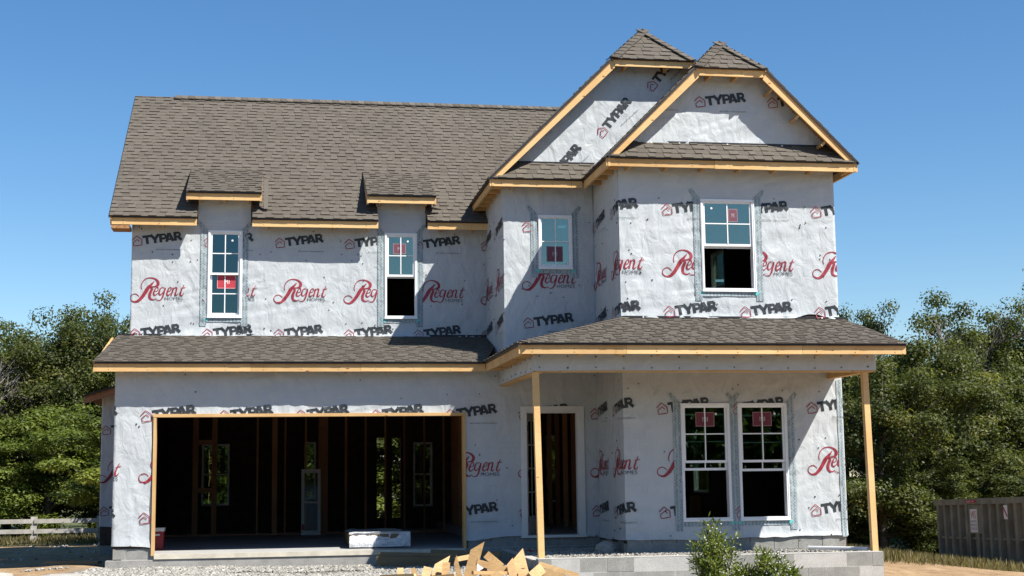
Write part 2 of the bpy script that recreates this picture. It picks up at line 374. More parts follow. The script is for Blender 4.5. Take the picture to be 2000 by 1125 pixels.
def _typ():
    word = [[(0, 54), (60, 54)], 17, [(30, 50), (30, 0)], 19, [(57, 62), (84, 26)], 19, [(111, 62), (84, 26)], 19, [(84, 32), (84, 0)], 19,
            [(122, 0), (122, 62)], 19, [(126, 54), (150, 54), (158, 46), (158, 34), (150, 26), (126, 26)], 15,
            [(160, 0), (181, 60)], 19, [(206, 0), (184, 60)], 19, [(166, 15), (200, 15)], 12,
            [(222, 0), (222, 62)], 19, [(226, 54), (248, 54), (256, 46), (256, 36), (248, 28), (226, 28)], 15, [(240, 30), (264, 0)], 20]
    c, s = math.cos(math.radians(8)), math.sin(math.radians(8)); L = []
    for pts, wd in zip(word[::2], word[1::2]):
        L.append((stroke([(77+x_*c-y_*s, 13+x_*s+y_*c) for x_, y_ in pts], wd)*K, 0))
    L.append((stroke([(0, 42), (31, 73), (67, 47), (69, 10), (13, 2), (7, 25), (35, 48), (52, 33)], 5.5)*K, 1))
    return L
TYP = _typ()
def _reg():
    k = .00097; t = lambda P: [(x_-60, 730-y_) for x_, y_ in P]; L = []
    A = lambda P, W: L.append((calli(t(P), [w_*1.1+2 for w_ in W])*k*.93, 1))
    A([(285, 455), (272, 400), (300, 310), (370, 245), (460, 230), (545, 255), (595, 310), (590, 370), (540, 400), (460, 405)], [9, 12, 14, 14, 18, 30, 46, 46, 24, 12])
    A([(520, 300), (470, 360), (400, 440), (330, 560), (270, 640), (200, 700), (130, 705), (75, 665), (75, 600), (120, 558), (180, 555), (240, 600)], [10, 34, 62, 58, 54, 40, 22, 15, 12, 12, 12, 10])
    A([(450, 405), (480, 450), (445, 540), (440, 620), (470, 655), (520, 665), (560, 640)], [16, 40, 46, 42, 30, 16, 10])
    A([(530, 500), (590, 480), (600, 425), (570, 420), (530, 480), (515, 545), (545, 575), (600, 530)], [8, 10, 14, 12, 22, 26, 18, 8])
    A([(720, 430), (670, 420), (630, 470), (620, 540), (650, 565), (700, 510), (740, 425)], [10, 12, 22, 24, 14, 12, 22])
    A([(740, 425), (710, 540), (680, 630), (640, 672), (590, 672), (560, 650)], [22, 26, 24, 14, 10, 8])
    A([(780, 500), (840, 480), (852, 425), (825, 418), (790, 470), (770, 545), (795, 575), (850, 530)], [8, 10, 14, 12, 22, 26, 18, 8])
    A([(890, 420), (880, 480), (855, 575)], [22, 24, 22]); A([(870, 500), (920, 425), (955, 425), (950, 480), (930, 560), (955, 575), (985, 540)], [8, 12, 22, 24, 24, 14, 8])
    A([(1100, 365), (1060, 450), (1030, 530), (1035, 575), (1070, 570), (1095, 530)], [10, 20, 24, 22, 14, 8]); A([(1035, 430), (1130, 415)], [10, 10])
    v, f = font_pts('HOMES', 95); mx = max(p[0] for p in v); L.append(('F', [((665+p[0]/mx*355)*k*.93, (62+p[1])*k*.93) for p in v], f, 2)); return L
REG = _reg()
_sv, _sf = font_pts('BEYOND THE ELEMENTS', 1); _sm = max(p[0] for p in _sv)
SMALL = [('F', [(.42+p[0]/_sm*.46, -.06+p[1]*.028) for p in _sv], _sf, 2), ('F', [(p[0]*.5, p[1]*.5) for p in []], [], 2)]
def printing(parent, path, items, ok, name='printed_lettering'):
    """items: (kind, u0, z0, angle) ; ok(u, z) masks"""
    for kind, u0, z0, ang in items:
        VV, FF, MM = [], [], []; base = 0
        c, s = math.cos(ang), math.sin(ang); src = (TYP+SMALL[:1]) if kind == 'T' else REG; lay = 0
        for it in src:
            lay += 1
            if it[0] is not None and isinstance(it[0], str):
                if not it[1]: continue
                P = np.array(it[1]); fs = it[2]; mi = it[3]
                u = u0+P[:, 0]*c-P[:, 1]*s; z = z0+P[:, 0]*s+P[:, 1]*c
                V = path.pos(u, z, .005+lay*.0004); good = ok(u, z)
                for f in fs:
                    if all(good[i] for i in f): FF.append(tuple(base+i for i in f)); MM.append(mi)
                VV.append(V); base += len(V)
            else:
                g, mi = it; u = u0+g[..., 0]*c-g[..., 1]*s; z = z0+g[..., 0]*s+g[..., 1]*c; sh = u.shape
                V = path.pos(u.ravel(), z.ravel(), .005+lay*.0004); uc = (u[:-1, :-1]+u[1:, 1:])/2; zc = (z[:-1, :-1]+z[1:, 1:])/2
                good = ok(uc, zc)
                for a in range(sh[0]-1):
                    for b in range(2):
                        if good[a, b]:
                            i = base+a*3+b; FF.append((i, i+1, i+4, i+3)); MM.append(mi)
                VV.append(V); base += len(V)
        if not FF: continue
        V = np.concatenate(VV); used = sorted({i for f in FF for i in f}); mp = {a: b for b, a in enumerate(used)}
        me = bpy.data.meshes.new(name); me.from_pydata(V[used].tolist(), [], [tuple(mp[i] for i in f) for f in FF])
        for m in (INKB, INKR, INKG): me.materials.append(m)
        me.polygons.foreach_set('material_index', MM); me.update(); o = link('printed_builder_name' if kind == 'R' else 'printed_wrap_mark', me, parent); o['kind'] = 'stuff'
# ---- sheathing walls with openings
def wall_x(name, x0, x1, y, z0, z1, holes, th=.14, mats=DARKIN):   # faces -Y
    m = MB(); xs = sorted({x0, x1} | {v for h in holes for v in h[:2] if x0 < v < x1}); zs = sorted({z0, z1} | {v for h in holes for v in h[2:4] if z0 < v < z1})
    for a, b in zip(xs, xs[1:]):
        for c, d in zip(zs, zs[1:]):
            if not any(h[0] <= (a+b)/2 <= h[1] and h[2] <= (c+d)/2 <= h[3] for h in holes): m.box(a, b, y, y+th, c, d)
    return m.build(name, mats, H)
def wall_y(name, y0, y1, x, z0, z1, holes, th=.14, mats=DARKIN):
    m = MB(); xs = sorted({y0, y1} | {v for h in holes for v in h[:2] if y0 < v < y1}); zs = sorted({z0, z1} | {v for h in holes for v in h[2:4] if z0 < v < z1})
    for a, b in zip(xs, xs[1:]):
        for c, d in zip(zs, zs[1:]):
            if not any(h[0] <= (a+b)/2 <= h[1] and h[2] <= (c+d)/2 <= h[3] for h in holes): m.box(x, x+th, a, b, c, d)
    return m.build(name, mats, H)
hole = lambda k, e=.02: (WINS[k][0]+e, WINS[k][1]-e, WINS[k][2]+e, WINS[k][3]-e)
wgar = wall_x('wall', .14, LX-.001, 0, 0.1, 3.0, [GD, DR])
wup = wall_x('wall', .14, MX+.139, UY, 3.3, 6.04, [hole('A'), hole('B')])
wmid = wall_x('wall', MX+.14, LX, 0, 3.0, 6.5, [hole('C')])
wbay = wall_x('wall', LX, RX-.14, BY, .1, 6.5, [hole('D'), hole('E'), hole('F')])
wml = wall_y('wall', .0, UY-.001, MX, 3.0, 6.35, [])
wbl = wall_y('wall', BY+.14, -.001, LX, .1, 6.35, [])
wrt = wall_y('wall', BY, 9.5, RX-.14, -.1, 6.1, [(3.6, 4.5, 4.2, 5.7), (4.95, 5.65, 4.2, 5.7), (5.1, 6.2, .77, 2.2), (7.2, 8.4, 4.2, 5.6)])
wlf = wall_y('wall', 0, 9.5, 0, -.1, 3.0, [])
wall_y('wall', UY, 9.5, 0, 3.0, 5.6, [])
BACK = [(.90, 1.52, .586, 1.97), (3.2, 3.46, .7, 2.0), (4.85, 5.06, .25, 2.08), (5.2, 5.40, .25, 2.08), (5.69, 6.14, .5, 1.97), (8.82, 9.1, .55, 2.1)]
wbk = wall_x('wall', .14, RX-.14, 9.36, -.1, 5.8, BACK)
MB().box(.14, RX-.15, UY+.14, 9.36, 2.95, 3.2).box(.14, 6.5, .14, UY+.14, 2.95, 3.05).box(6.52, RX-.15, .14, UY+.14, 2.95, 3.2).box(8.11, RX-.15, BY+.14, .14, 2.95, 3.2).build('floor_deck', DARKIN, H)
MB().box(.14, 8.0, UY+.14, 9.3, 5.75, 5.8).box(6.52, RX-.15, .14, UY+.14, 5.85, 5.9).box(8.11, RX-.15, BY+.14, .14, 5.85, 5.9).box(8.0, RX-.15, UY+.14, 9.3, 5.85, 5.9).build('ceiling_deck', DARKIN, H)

# ---- wraps
UP = Path([(0, 9), (0, UY), (MX, UY), (MX, 0), (LX, 0), (LX, BY), (RX, BY), (RX, 2)]); U_S = UP.L[1]
LO = Path([(0, 9), (0, 0), (LX, 0), (LX, BY), (RX, BY), (RX, 2)]); L_S = LO.L[1]
def upz(u):  # bottom line of the upper wrap
    X = u-U_S; return np.where(X < MX, 3.70, np.where(X < MX+UY, 3.70-.42*sst(MX, MX+UY, X), np.where(X < LX+UY, 3.28+.0*X, 3.60)))
UP.zb = lambda u: upz(u)-.01; LO.zb = lambda u: .12+0*u
uu = lambda X, y=None: X+U_S+(0 if y is None or y == UY else (UY if y == 0. else UY-BY))
ul = lambda X, y=0.: X+L_S+(0 if y == 0. else -BY)
def pads(k, f, yy):
    a, b, c, d, y = WINS[k]; return (f(a+.015, yy), f(b-.015, yy), c+.015, d-.015)
uph = [pads('A', uu, UY), pads('B', uu, UY), pads('C', uu, 0.), pads('D', uu, BY)]
loh = [(ul(GD[0]+.0), ul(GD[1]), -1, GD[3]), (ul(DR[0]), ul(DR[1]), -1, DR[3]), pads('E', ul, BY), pads('F', ul, BY)]
hemU = lambda u: .05*vn(u*1.3, u*0)+.02*vn(u*5, u*0)
hemL = lambda u: .07*vn(u*1.1+3, u*0)+.02*vn(u*6, u*0)+.05*sst(ul(5.7), ul(6.6), u)-.02
skin(wup, UP, U_S-.6, U_S+MX, 3.70, 6.0, uph, hemU, lambda u, z: (z < 5.75) | ((u > uu(1.14)) & (u < uu(2.09))) | ((u > uu(4.345)) & (u < uu(5.25))))
skin(wml, UP, U_S+MX, U_S+MX+UY, 3.22, 6.2, [], lambda u: .1*(1-sst(U_S+MX, U_S+MX+.8, u)))
skin(wmid, UP, U_S+MX+UY, uu(LX, 0.), 3.14, 6.2, uph, lambda u: .42*sst(uu(MX+.1, 0.), uu(LX, 0.), u))
skin(wbl, UP, uu(LX, 0.), uu(LX, BY), 3.58, 6.2, [])
skin(wbay, UP, uu(LX, BY), uu(RX, BY)+.9, 3.66, 6.2, uph, lambda u: .04*vn(u*1.7, u*0)+.07*sst(uu(10.8, BY), uu(11.1, BY), u)*(1-sst(uu(11.2, BY), uu(11.5, BY), u)))
skin(wgar, LO, L_S-.5, ul(LX), .12, 2.98, loh, hemL)
skin(wbl, LO, ul(LX), ul(LX, BY), .12, 3.0, [], hemL)
skin(wbay, LO, ul(LX, BY), ul(RX, BY)+.7, .12, 3.0, loh, hemL)
inh = lambda u, z, hs, e=0.: np.any([(u > a-e) & (u < b+e) & (z > c-e) & (z < d+e) for a, b, c, d in hs], axis=0)
items = [('T', U_S+1.257*k, 5.315, 0) for k in range(-1, 13)]+[('T', U_S+1.257*k, 3.655, 0) for k in range(-1, 13)]+[('R', U_S-.015+1.257*k, 4.30, 0) for k in range(-1, 13)]
printing(wup, UP, items, lambda u, z: ~inh(u, z, uph) & (z > upz(u)+.03) & (u > U_S-.5) & (u < uu(RX, BY)+.8))
items = [('T', L_S+.408+1.237*k, 2.105, 0) for k in range(-1, 12)]+[('T', L_S+.408+1.237*k, .475, 0) for k in range(-1, 12)]+[('R', L_S+.392+1.237*k, 1.12, 0) for k in range(-1, 12)]
printing(wgar, LO, items, lambda u, z: ~inh(u, z, loh) & (z > .16) & (u > L_S-.4) & (u < ul(RX, BY)+.6))

# ---- cap nails
def nails(path, spots, parent):
    m = MB()
    for u, z in spots:
        c = path.pos(np.array([u]), np.array([z]), .006)[0]; e = path.pos(np.array([u+.02]), np.array([z]), .006)[0]; d = Vector(e-c).normalized(); nrm = Vector((d.y, -d.x, 0)); c = Vector(c)
        r = .011 if random.random() < .8 else .014
        ring = [c+(d*math.cos(a)+Vector((0, 0, 1))*math.sin(a))*r for a in np.linspace(0, 5.236, 6)]
        m.prism([p+nrm*.004 for p in ring], nrm*-.006)
    m.build('cap_nail', INKB, parent, kind='stuff')
random.seed(3)
sp_ = []
for k in range(150):
    u = U_S+random.uniform(.05, 15.4); z = random.choice([3.85, 4.3, 4.75, 5.15, 5.55])+random.uniform(-.12, .12)
    if not inh(np.array([u]), np.array([z]), uph, .15)[0]: sp_.append((u, z))
nails(UP, sp_, wup); sp_ = []
for k in range(110):
    u = L_S+random.uniform(.05, 13.3); z = random.choice([.25, .7, 1.2, 1.6, 2.1, 2.55, 2.8])+random.uniform(-.12, .12)
    if not inh(np.array([u]), np.array([z]), loh, .15)[0]: sp_.append((u, z))
nails(LO, sp_, wgar)

# ---- gable walls, their wrap and print
class Flat(Path):
    def __init__(s, y, x0=0, x1=20): Path.__init__(s, [(x0, y), (x1, y)])
def gable(y, poly, items, off):
    m = MB(); m.prism([(x_, y+.02, z_) for x_, z_ in poly], (0, .1, 0)); wl = m.build('wall', DARKIN, H)
    fl = Flat(y, 0, 20); lim = lambda x_, z_: inpoly(x_, z_, poly)
    xs = [p[0] for p in poly]; zs = [p[1] for p in poly]
    skin(wl, fl, min(xs), max(xs), min(zs), max(zs), [], lambda u: .02*vn(u*3, u*0), lim, .04)
    if items: printing(wl, fl, items, lim)
    return wl
def inpoly(x_, z_, poly):
    c = np.ones(np.shape(x_), bool); n = len(poly)
    for k in range(n):
        a, b = poly[k], poly[(k+1) % n]; c &= ((b[0]-a[0])*(z_-a[1])-(b[1]-a[1])*(x_-a[0])) >= 0
    return c
def rotat(ic, ang): c, s = math.cos(ang), math.sin(ang); return (ic[0]-.09*c+.097*s, ic[1]-.09*s-.097*c)
A43 = math.radians(43)
gi = [('T', *rotat(p, A43), A43) for p in ((8.127, 7.119), (9.045, 7.979), (7.209, 6.259))]
gable(0., [(6.45, 6.52), (10.2, 6.52), (10.2, 8.1), (9.95, 8.36), (8.25, 8.38)], gi, 0)
gable(BY, [(7.97, 6.5), (11.57, 6.5), (10.3, 7.77), (9.24, 7.77)], [('T', 9.36-.09, 7.214-.097, 0), ('T', 10.6-.09, 7.235-.097, 0), ('T', 8.1, 7.117, 0)], 0)

# ---- shingles
ALLSH = []
CAMP = np.array(cam.location)
def field(O, Uv, Vv, rows, parent, expo=.143, seed=1, start=-.02, tmin=.1, tmax=.2, steps=None):
    """rows(v)-> list of (u0,u1) in metres along Uv ; steps = max v"""
    rd = random.Random(seed); O, Uv, Vv = Vector(O), Vector(Uv).normalized(), Vector(Vv).normalized(); N = Uv.cross(Vv).normalized(); v = start; k = 0
    lap = False
    while v < steps-.03:
        lap = rd.random() < .5; top = min(v+expo+.03, steps+.0)
        for a, b in rows(v+.5*expo):
            u = a-rd.uniform(0, .15)
            while u < b-.01:
                w_ = rd.uniform(tmin, tmax); lap = not lap; h = .021 if lap else .009
                u0, u1 = max(u, a), min(u+w_, b); u += w_
                if u1-u0 < .015: continue
                h += rd.uniform(-.002, .002); lo_ = v+rd.uniform(-.003, .003)
                P = lambda uu_, vv_, hh: O+Uv*uu_+Vv*vv_+N*hh
                t = min(1, max(0, rd.gauss(.56 if lap else .42, .085)))
                ALLSH.append((([P(u0, lo_, 0), P(u1, lo_, 0), P(u1, top, 0), P(u0, top, 0), P(u0+.002, lo_, h+.002), P(u1-.002, lo_, h+.002), P(u1, top, .003), P(u0, top, .003)]), t, parent))
        v += expo; k += 1
def caps(a, b, parent, wd=.28, seed=5):   # ridge or hip cap shingles
    a, b = Vector(a), Vector(b); L = (b-a).length; d = (b-a)/L; rd = random.Random(seed); sd = d.cross(Vector((0, 0, 1))).normalized(); L -= .09; n = int(L/.14); up = sd.cross(d)
    for k in range(n+1):
        p = a+d*(k*L/(n+.3)); q = p+d*.17; t = rd.uniform(.2, .7)
        for sg in (-1, 1):
            e = sd*sg*wd/2-up*wd/2*caps.drop
            ALLSH.append(([p+up*.012, p+e+up*.012, q+e+up*.004, q+up*.004, p+up*.03, p+e+up*.03, q+e+up*.018, q+up*.018], t, parent))
caps.drop = .55
def deck(name, poly, th=.04, mats=OSB):   # poly in world, extruded down along normal
    P = [Vector(p) for p in poly]; n = (P[1]-P[0]).cross(P[2]-P[0]).normalized()
    if n.z < 0: n = -n
    m = MB(); m.prism([p-n*.002 for p in P], -n*th); return m.build(name, mats, H)

ZE, SM = 5.81, .8     # main roof edge height and slope
zmain = lambda y: ZE+SM*(y-1.72)
XL = -.376; RY, RZ = 5.78, ZE+SM*(5.78-1.72)
roofm = deck('roof', [(XL, 2.1, zmain(2.1)), (9.0, 2.1, zmain(2.1)), (9.0, RY, RZ), (XL, RY, RZ)])
for a, b in ((XL, 1.13), (2.10, 4.35), (5.25, 6.60)):
    n = (b-a); MB().prism([(a, 1.72, ZE-.002), (b, 1.72, ZE-.002), (b, 2.1, zmain(2.1)-.002), (a, 2.1, zmain(2.1)-.002)], (0, .02, -.03)).build('roof_deck', OSB, roofm)
deck('roof_back', [(XL, 9.84, ZE), (9.0, 9.84, ZE), (9.0, RY, RZ), (XL, RY, RZ)][::-1])
Vs = Vector((0, 1, SM)).normalized(); sl = math.hypot(1, SM)
def rows_main(v):
    y = 1.72+v/sl
    if y < 2.1: return [(0, 1.13-XL), (2.10-XL, 4.35-XL), (5.25-XL, 6.45-XL)]
    xr = 6.09+max(0, zmain(y)-6.2)+.15
    return [(0, xr-XL)]
field((XL, 1.72, ZE), (1, 0, 0), Vs, rows_main, roofm, seed=2, steps=(RY-1.72)*sl)
# ridge: first stretch bare, then raised vent with caps
for k in range(62):
    x = .42+k*.135
    for sg in (-1, 1):
        a = (x, RY, RZ+.045); e = Vector((0, sg*.15, -.09)); p = Vector(a); q = p+Vector((.16, 0, -.01))
        ALLSH.append(([p-Vector((0, 0, .018)), q-Vector((0, 0, .018)), q+e-Vector((0, 0, .018)), p+e-Vector((0, 0, .018)), p, q, q+e, p+e], .5+.3*math.sin(k*2.3), roofm))
MB().prism([(.41, RY-.13, RZ-.10), (.41, RY-.13, RZ-.065), (.41, RY, RZ+.02), (.41, RY+.13, RZ-.065), (.41, RY+.13, RZ-.10)], (8.4, 0, 0)).build('ridge_vent', BLACK, roofm)

FB = PINE
def fascia(a, b, zt, outn, ht=.12, dr=.035, parent=H, tone=.9, drip=True, name='fascia_board'):
    """board under a level eave; a,b are points of the roof edge (x,y), outn outward unit"""
    a, b, o = Vector((*a, 0)), Vector((*b, 0)), Vector((*outn, 0)); m = MB()
    z1 = zt-dr; z0 = z1-ht; ai, bi = a-o*.032, b-o*.032
    m.hexa([(*(ai)[:2], z0), (*(bi)[:2], z0), (*(bi-o*.036)[:2], z0), (*(ai-o*.036)[:2], z0), (*(ai)[:2], z1), (*(bi)[:2], z1), (*(bi-o*.036)[:2], z1), (*(ai-o*.036)[:2], z1)], tone)
    L_ = (bi-ai).length
    if L_ > 2.6:   # several lengths butted end to end
        m = MB(); n_ = int(L_/2.3)+1; cuts = [0.]+sorted(random.uniform(k-.2, k+.2)/n_ for k in range(1, n_))+[1.]; r = None
        for c0, c1 in zip(cuts, cuts[1:]):
            p, q = ai+(bi-ai)*c0, ai+(bi-ai)*(c1-(.004/L_ if c1 < 1 else 0)); j_ = o*random.uniform(-.003, .003); p, q = p+j_, q+j_; dz = random.uniform(-.004, .004)
            m = MB(); m.hexa([(*p[:2], z0+dz), (*q[:2], z0+dz), (*(q-o*.036)[:2], z0+dz), (*(p-o*.036)[:2], z0+dz), (*p[:2], z1), (*q[:2], z1), (*(q-o*.036)[:2], z1), (*(p-o*.036)[:2], z1)], random.choice([.45, .7, .85, 1.]))
            r = m.build(name, FB, parent)
    else: r = m.build(name, FB, parent)
    m = MB(); t = .2; d_ = (bi-ai).normalized()
    while t < L_:
        for zz_ in (z0+.03+random.uniform(-.01, .01), z0+.07):
            p = ai+d_*(t+random.uniform(-.01, .01))+o*.004; m.hexa([(*(p-d_*.005+o*0)[:2], zz_), (*(p+d_*.005)[:2], zz_), (*(p+d_*.005-o*.004)[:2], zz_), (*(p-d_*.005-o*.004)[:2], zz_), (*(p-d_*.005)[:2], zz_+.009), (*(p+d_*.005)[:2], zz_+.009), (*(p+d_*.005-o*.004)[:2], zz_+.009), (*(p-d_*.005-o*.004)[:2], zz_+.009)])
        t += .61
    m.build('nail_head', BLACK, parent, kind='stuff')
    if drip:
        m = MB(); m.hexa([(*(a+o*.004)[:2], z1+.002), (*(b+o*.004)[:2], z1+.002), (*(b-o*.06)[:2], z1+.002), (*(a-o*.06)[:2], z1+.002), (*(a+o*.004)[:2], zt-.004), (*(b+o*.004)[:2], zt-.004), (*(b-o*.06)[:2], zt-.004), (*(a-o*.06)[:2], zt-.004)], .5)
        m.build('drip_edge', BLACK, parent)
    return r
def lookouts(spots, parent=H):   # (p0, p1) horizontal pieces
    for a, b in spots: MB().beam(a, b, .038, .085, tone=random.uniform(.2, .8)).build('lookout', FB, parent)
for a, b in ((XL+.04, 1.13), (2.10, 4.35), (5.25, 6.36)):
    fascia((a, 1.72), (b, 1.72), ZE, (0, -1), parent=roofm)
    x = a+.25; L = []
    while x < b-.05: L.append(((x, 1.78, ZE-.108), (x, UY-.02, ZE-.108))); x += .61
    lookouts(L, roofm)
# left rake of main roof and its eave return
m = MB(); ra = Vector((XL+.03, 1.76, ZE-.05)); rb = Vector((XL+.03, RY, RZ-.05)); m.beam(ra-Vector((0, 0, .06)), rb-Vector((0, 0, .06)), .036, .13, up=(0, -SM, 1)); m.build('rake_board', FB, roofm)
m = MB(); m.beam((XL-.005, 1.70, ZE-.03), (XL-.005, RY, RZ-.03), .012, .05, up=(0, -SM, 1)); m.build('drip_edge', BLACK, roofm)
MB().box(XL+.03, -.03, 1.76, 2.16, 5.585, 5.65).build('eave_return', OSB, roofm)

# ---- dormers
for xw0, xw1, xe0, xe1, sd_ in ((1.153, 2.085, .937, 2.262, 1), (4.348, 5.251, 4.147, 5.407, 0)):
    zt = 6.275; sl2 = .49; yt = 3.22; zt2 = zt+sl2*(yt-1.72)
    dk = deck('roof', [(xe0, 1.72, zt), (xe1, 1.72, zt), (xe1, yt+.1, zt2+.049), (xe0, yt+.1, zt2+.049)], .03)
    V2 = Vector((0, 1, sl2)).normalized(); field((xe0, 1.72, zt), (1, 0, 0), V2, lambda v, a=xe0, b=xe1: [(0, b-a)], dk, seed=int(xe0*10), steps=(yt-1.72)*math.hypot(1, sl2), tmin=.09)
    fascia((xe0+.03, 1.72), (xe1, 1.72), zt, (0, -1), parent=dk, ht=.115)
    lookouts([((xx, 1.78, zt-.11), (xx, UY-.02, zt-.11)) for xx in np.arange(xe0+.24, xe1-.1, .42)], dk)
    for xs_ in (xw0, xw1-.04):   # cheek walls
        MB().prism([(xs_, UY+.02, zmain(UY)), (xs_, UY+.02, zt+sl2*.38-.04), (xs_, yt, zt2-.04)], (.04, 0, 0)).build('cheek_wall', INKG if 0 else FELT, dk)
    MB().box(xw0+.003, xw1-.003, UY+.012, UY+.1, 5.98, zt+.15).build('wall', DARKIN, dk)
    for xs_ in (xe0+.0, xe1-.03):
        MB().prism([(xs_, 1.75, zt-.04), (xs_, 1.75, zt-.16), (xs_, 1.95, zt-.16), (xs_, 2.9, zt+sl2*1.18-.04)], (.03, 0, 0)).build('rake_board', FB, dk)
    skin(dk, UP, uu(xw0+.0), uu(xw1-.0), 5.9, zt+.17, [])
    if sd_:
        MB().box(2.30, 2.375, 1.86, 1.90, 6.0, 6.53).build('flashing_strip', FELT, dk)
        MB().beam((2.28, 1.9, 6.60), (2.43, 1.98, 6.57), .03, .012).build('flashing_tab', FELT, dk)
    else:
        MB().beam((5.30, 1.8, 6.07), (5.50, 1.9, 6.05), .06, .01).build('flashing_tab', BLACK, dk)

# ---- cross gables
def gable_roof(x0, x1, yf, ze, cut, yb, ap, wally, seed, right=True, zoff=0.):
    """x0,x1 eaves; yf front plane; cut = height where the gable is clipped; ap = (y of apex)"""
    xr = (x0+x1)/2; zr = ze+(xr-x0); xc0, xc1 = x0+(cut-ze), x1-(cut-ze)
    L = deck('roof', [(x0, yf, ze), (xc0, yf, cut), (xr, ap, zr), (xr, yb, zr), (x0, yb, ze)])
    s2 = math.sqrt(.5); s = 1/s2
    def rl(v):
        z = v*s2; 
        if z <= cut-ze: return [(0, yb-yf)]
        return [((ap-yf)*(z-(cut-ze))/(zr-cut), yb-yf)]
    # left plane: u runs back to front so that normal points up-left
    def rl2(v): return [(0, (yb-yf)-r[0]) for r in rl(v)]
    field((x0, yb, ze), (0, -1, 0), (s2, 0, s2), rl2, L, seed=seed, steps=(xr-x0)*s)
    Rr = deck('roof', [(x1, yf, ze), (xc1, yf, cut), (xr, ap, zr), (xr, yb, zr), (x1, yb, ze)][::-1]) if right else L
    if right: field((x1, yf, ze), (0, 1, 0), (-s2, 0, s2), rl, Rr, seed=seed+1, steps=(xr-x0)*s)
    hp = deck('roof', [(xc0, yf, cut), (xc1, yf, cut), (xr, ap, zr)])
    Vh = Vector((0, ap-yf, zr-cut)); hl = Vh.length; hw = xc1-xc0
    field((xc0, yf, cut), (1, 0, 0), Vh, lambda v: [(hw/2*max(0, v)/hl, hw-hw/2*max(0, v)/hl)], hp, seed=seed+2, steps=hl, tmin=.1)
    caps.drop = .35
    caps((xc0, yf, cut), (xr, ap, zr), hp, .26, seed); caps((xc1, yf, cut), (xr, ap, zr), hp, .26, seed+3); caps.drop = .8; caps((xr, ap-.05, zr), (xr, ap+1.2, zr), hp, .26)
    # fascia: top, rakes, bottom
    fascia((xc0-.02, yf), (xc1+.02, yf), cut+.01, (0, -1), parent=L, ht=.11)
    for sgn, xa, xb in ((1, x0, xc0), (-1, x1, xc1)):
        if sgn < 0 and not right: continue
        m = MB(); y0, y1 = yf+.02, yf+.056; o1, o2 = .045, .20   # vertical offsets under the rake
        m.prism([(xa, y0, ze-o1), (xb, y0, cut-o1), (xb+sgn*.06, y0, cut-o2+.03), (xa+sgn*.13, y0, ze-o1)], (0, .036, 0), .8); m.build('rake_board', FB, L)
        m = MB(); m.prism([(xa-sgn*.03, yf-.004, ze-.03), (xb, yf-.004, cut+.0), (xb, yf-.004, cut-.05), (xa-sgn*.0, yf-.004, ze-.05)], (0, .05, 0)); m.build('drip_edge', BLACK, L)
        # rake lookouts under the overhang
        n = int((cut-ze)/.42)
        for k in (range(1, n+1) if sgn < 0 else ()):
            zz = ze+(cut-ze)*k/(n+.5); xx = xa+sgn*(zz-ze)
            MB().beam((xx+sgn*.13, yf+.06, zz-.13), (xx+sgn*.13, wally-.02, zz-.13), .085, .038, up=(sgn, 0, 1), tone=random.random()*.4).build('lookout', FB, L)
    MB().box(xc0+.25, xc0+.29, yf+.06, wally-.02, cut-.15, cut-.06).build('lookout', FB, L); MB().box(xc1-.5, xc1-.46, yf+.06, wally-.02, cut-.15, cut-.06).build('lookout', FB, L)
    return L, Rr
GLm, _ = gable_roof(6.09, 11.91, -.36, 6.20, 8.36, 9.4, .38, 0., 21, right=False)
# right slope of the middle gable starts behind the right gable
deck('roof', [(11.91, .02, 6.19), (9.38, .02, 8.72), (9.0, .42, 9.10), (9.0, 9.4, 9.10), (11.91, 9.4, 6.19)])
hl_ = deck('roof', [(9.0, .38, 9.085), (9.75, -.36, 8.335), (10.1, .02, 7.985), (9.4, .5, 8.685)], .03)
field((11.91, .0, 6.195), (0, 1, 0), (-1, 0, 1), lambda v: [(0.0 if v < 3.05 else max(0, .38*(v-3.05)/1.06), 5)], hl_, seed=77, steps=2.91*1.4142-.02)
GLr, GRr = gable_roof(7.69, 11.91, -2.16, 6.20, 7.71, .2, -1.56, BY, 31)
# bottom fascia and skirt roofs
fascia((6.09, -.36), (7.69, -.36), 6.20, (0, -1), parent=GLm, ht=.115); fascia((7.69, -2.16), (11.91, -2.16), 6.20, (0, -1), parent=GLr, ht=.125)
fascia((6.09, 2.3), (6.09, -.335), 6.20, (-1, 0), parent=GLm, ht=.115); fascia((7.69, -.3), (7.69, -2.135), 6.20, (-1, 0), parent=GLr, ht=.125)
fascia((11.91, -2.135), (11.91, 3), 6.20, (1, 0), parent=GLr, ht=.125)
lookouts([((6.15, yy, 6.09), (6.37, yy, 6.09)) for yy in np.arange(-.1, 2.1, .41)], GLm)
lookouts([((7.75, yy, 6.08), (7.96, yy, 6.08)) for yy in np.arange(-1.9, -.4, .41)], GLr)
lookouts([((xx, -.30, 6.09), (xx, -.02, 6.09)) for xx in np.arange(6.5, 7.6, .55)], GLm)
lookouts([((xx, -2.10, 6.08), (xx, -1.82, 6.08)) for xx in np.arange(8.1, 11.9, .61)], GLr)
def skirt(x0, x1, yf, yb, z0, z1, seed, e0, e1):
    dk = deck('roof', [(x0, yf, z0), (x1, yf, z0), (x1-e1, yb, z1), (x0+e0, yb, z1)], .03); V_ = Vector((0, yb-yf, z1-z0)); L_ = V_.length
    field((x0, yf, z0), (1, 0, 0), V_, lambda v: [(e0*max(0, v)/L_, x1-x0-e1*max(0, v)/L_)], dk, seed=seed, steps=L_, tmin=.1)
    MB().box(x0+e0, x1-e1, yb-.03, yb+.0, z1-.03, z1+.012).build('flashing', BLACK, dk)
    return dk
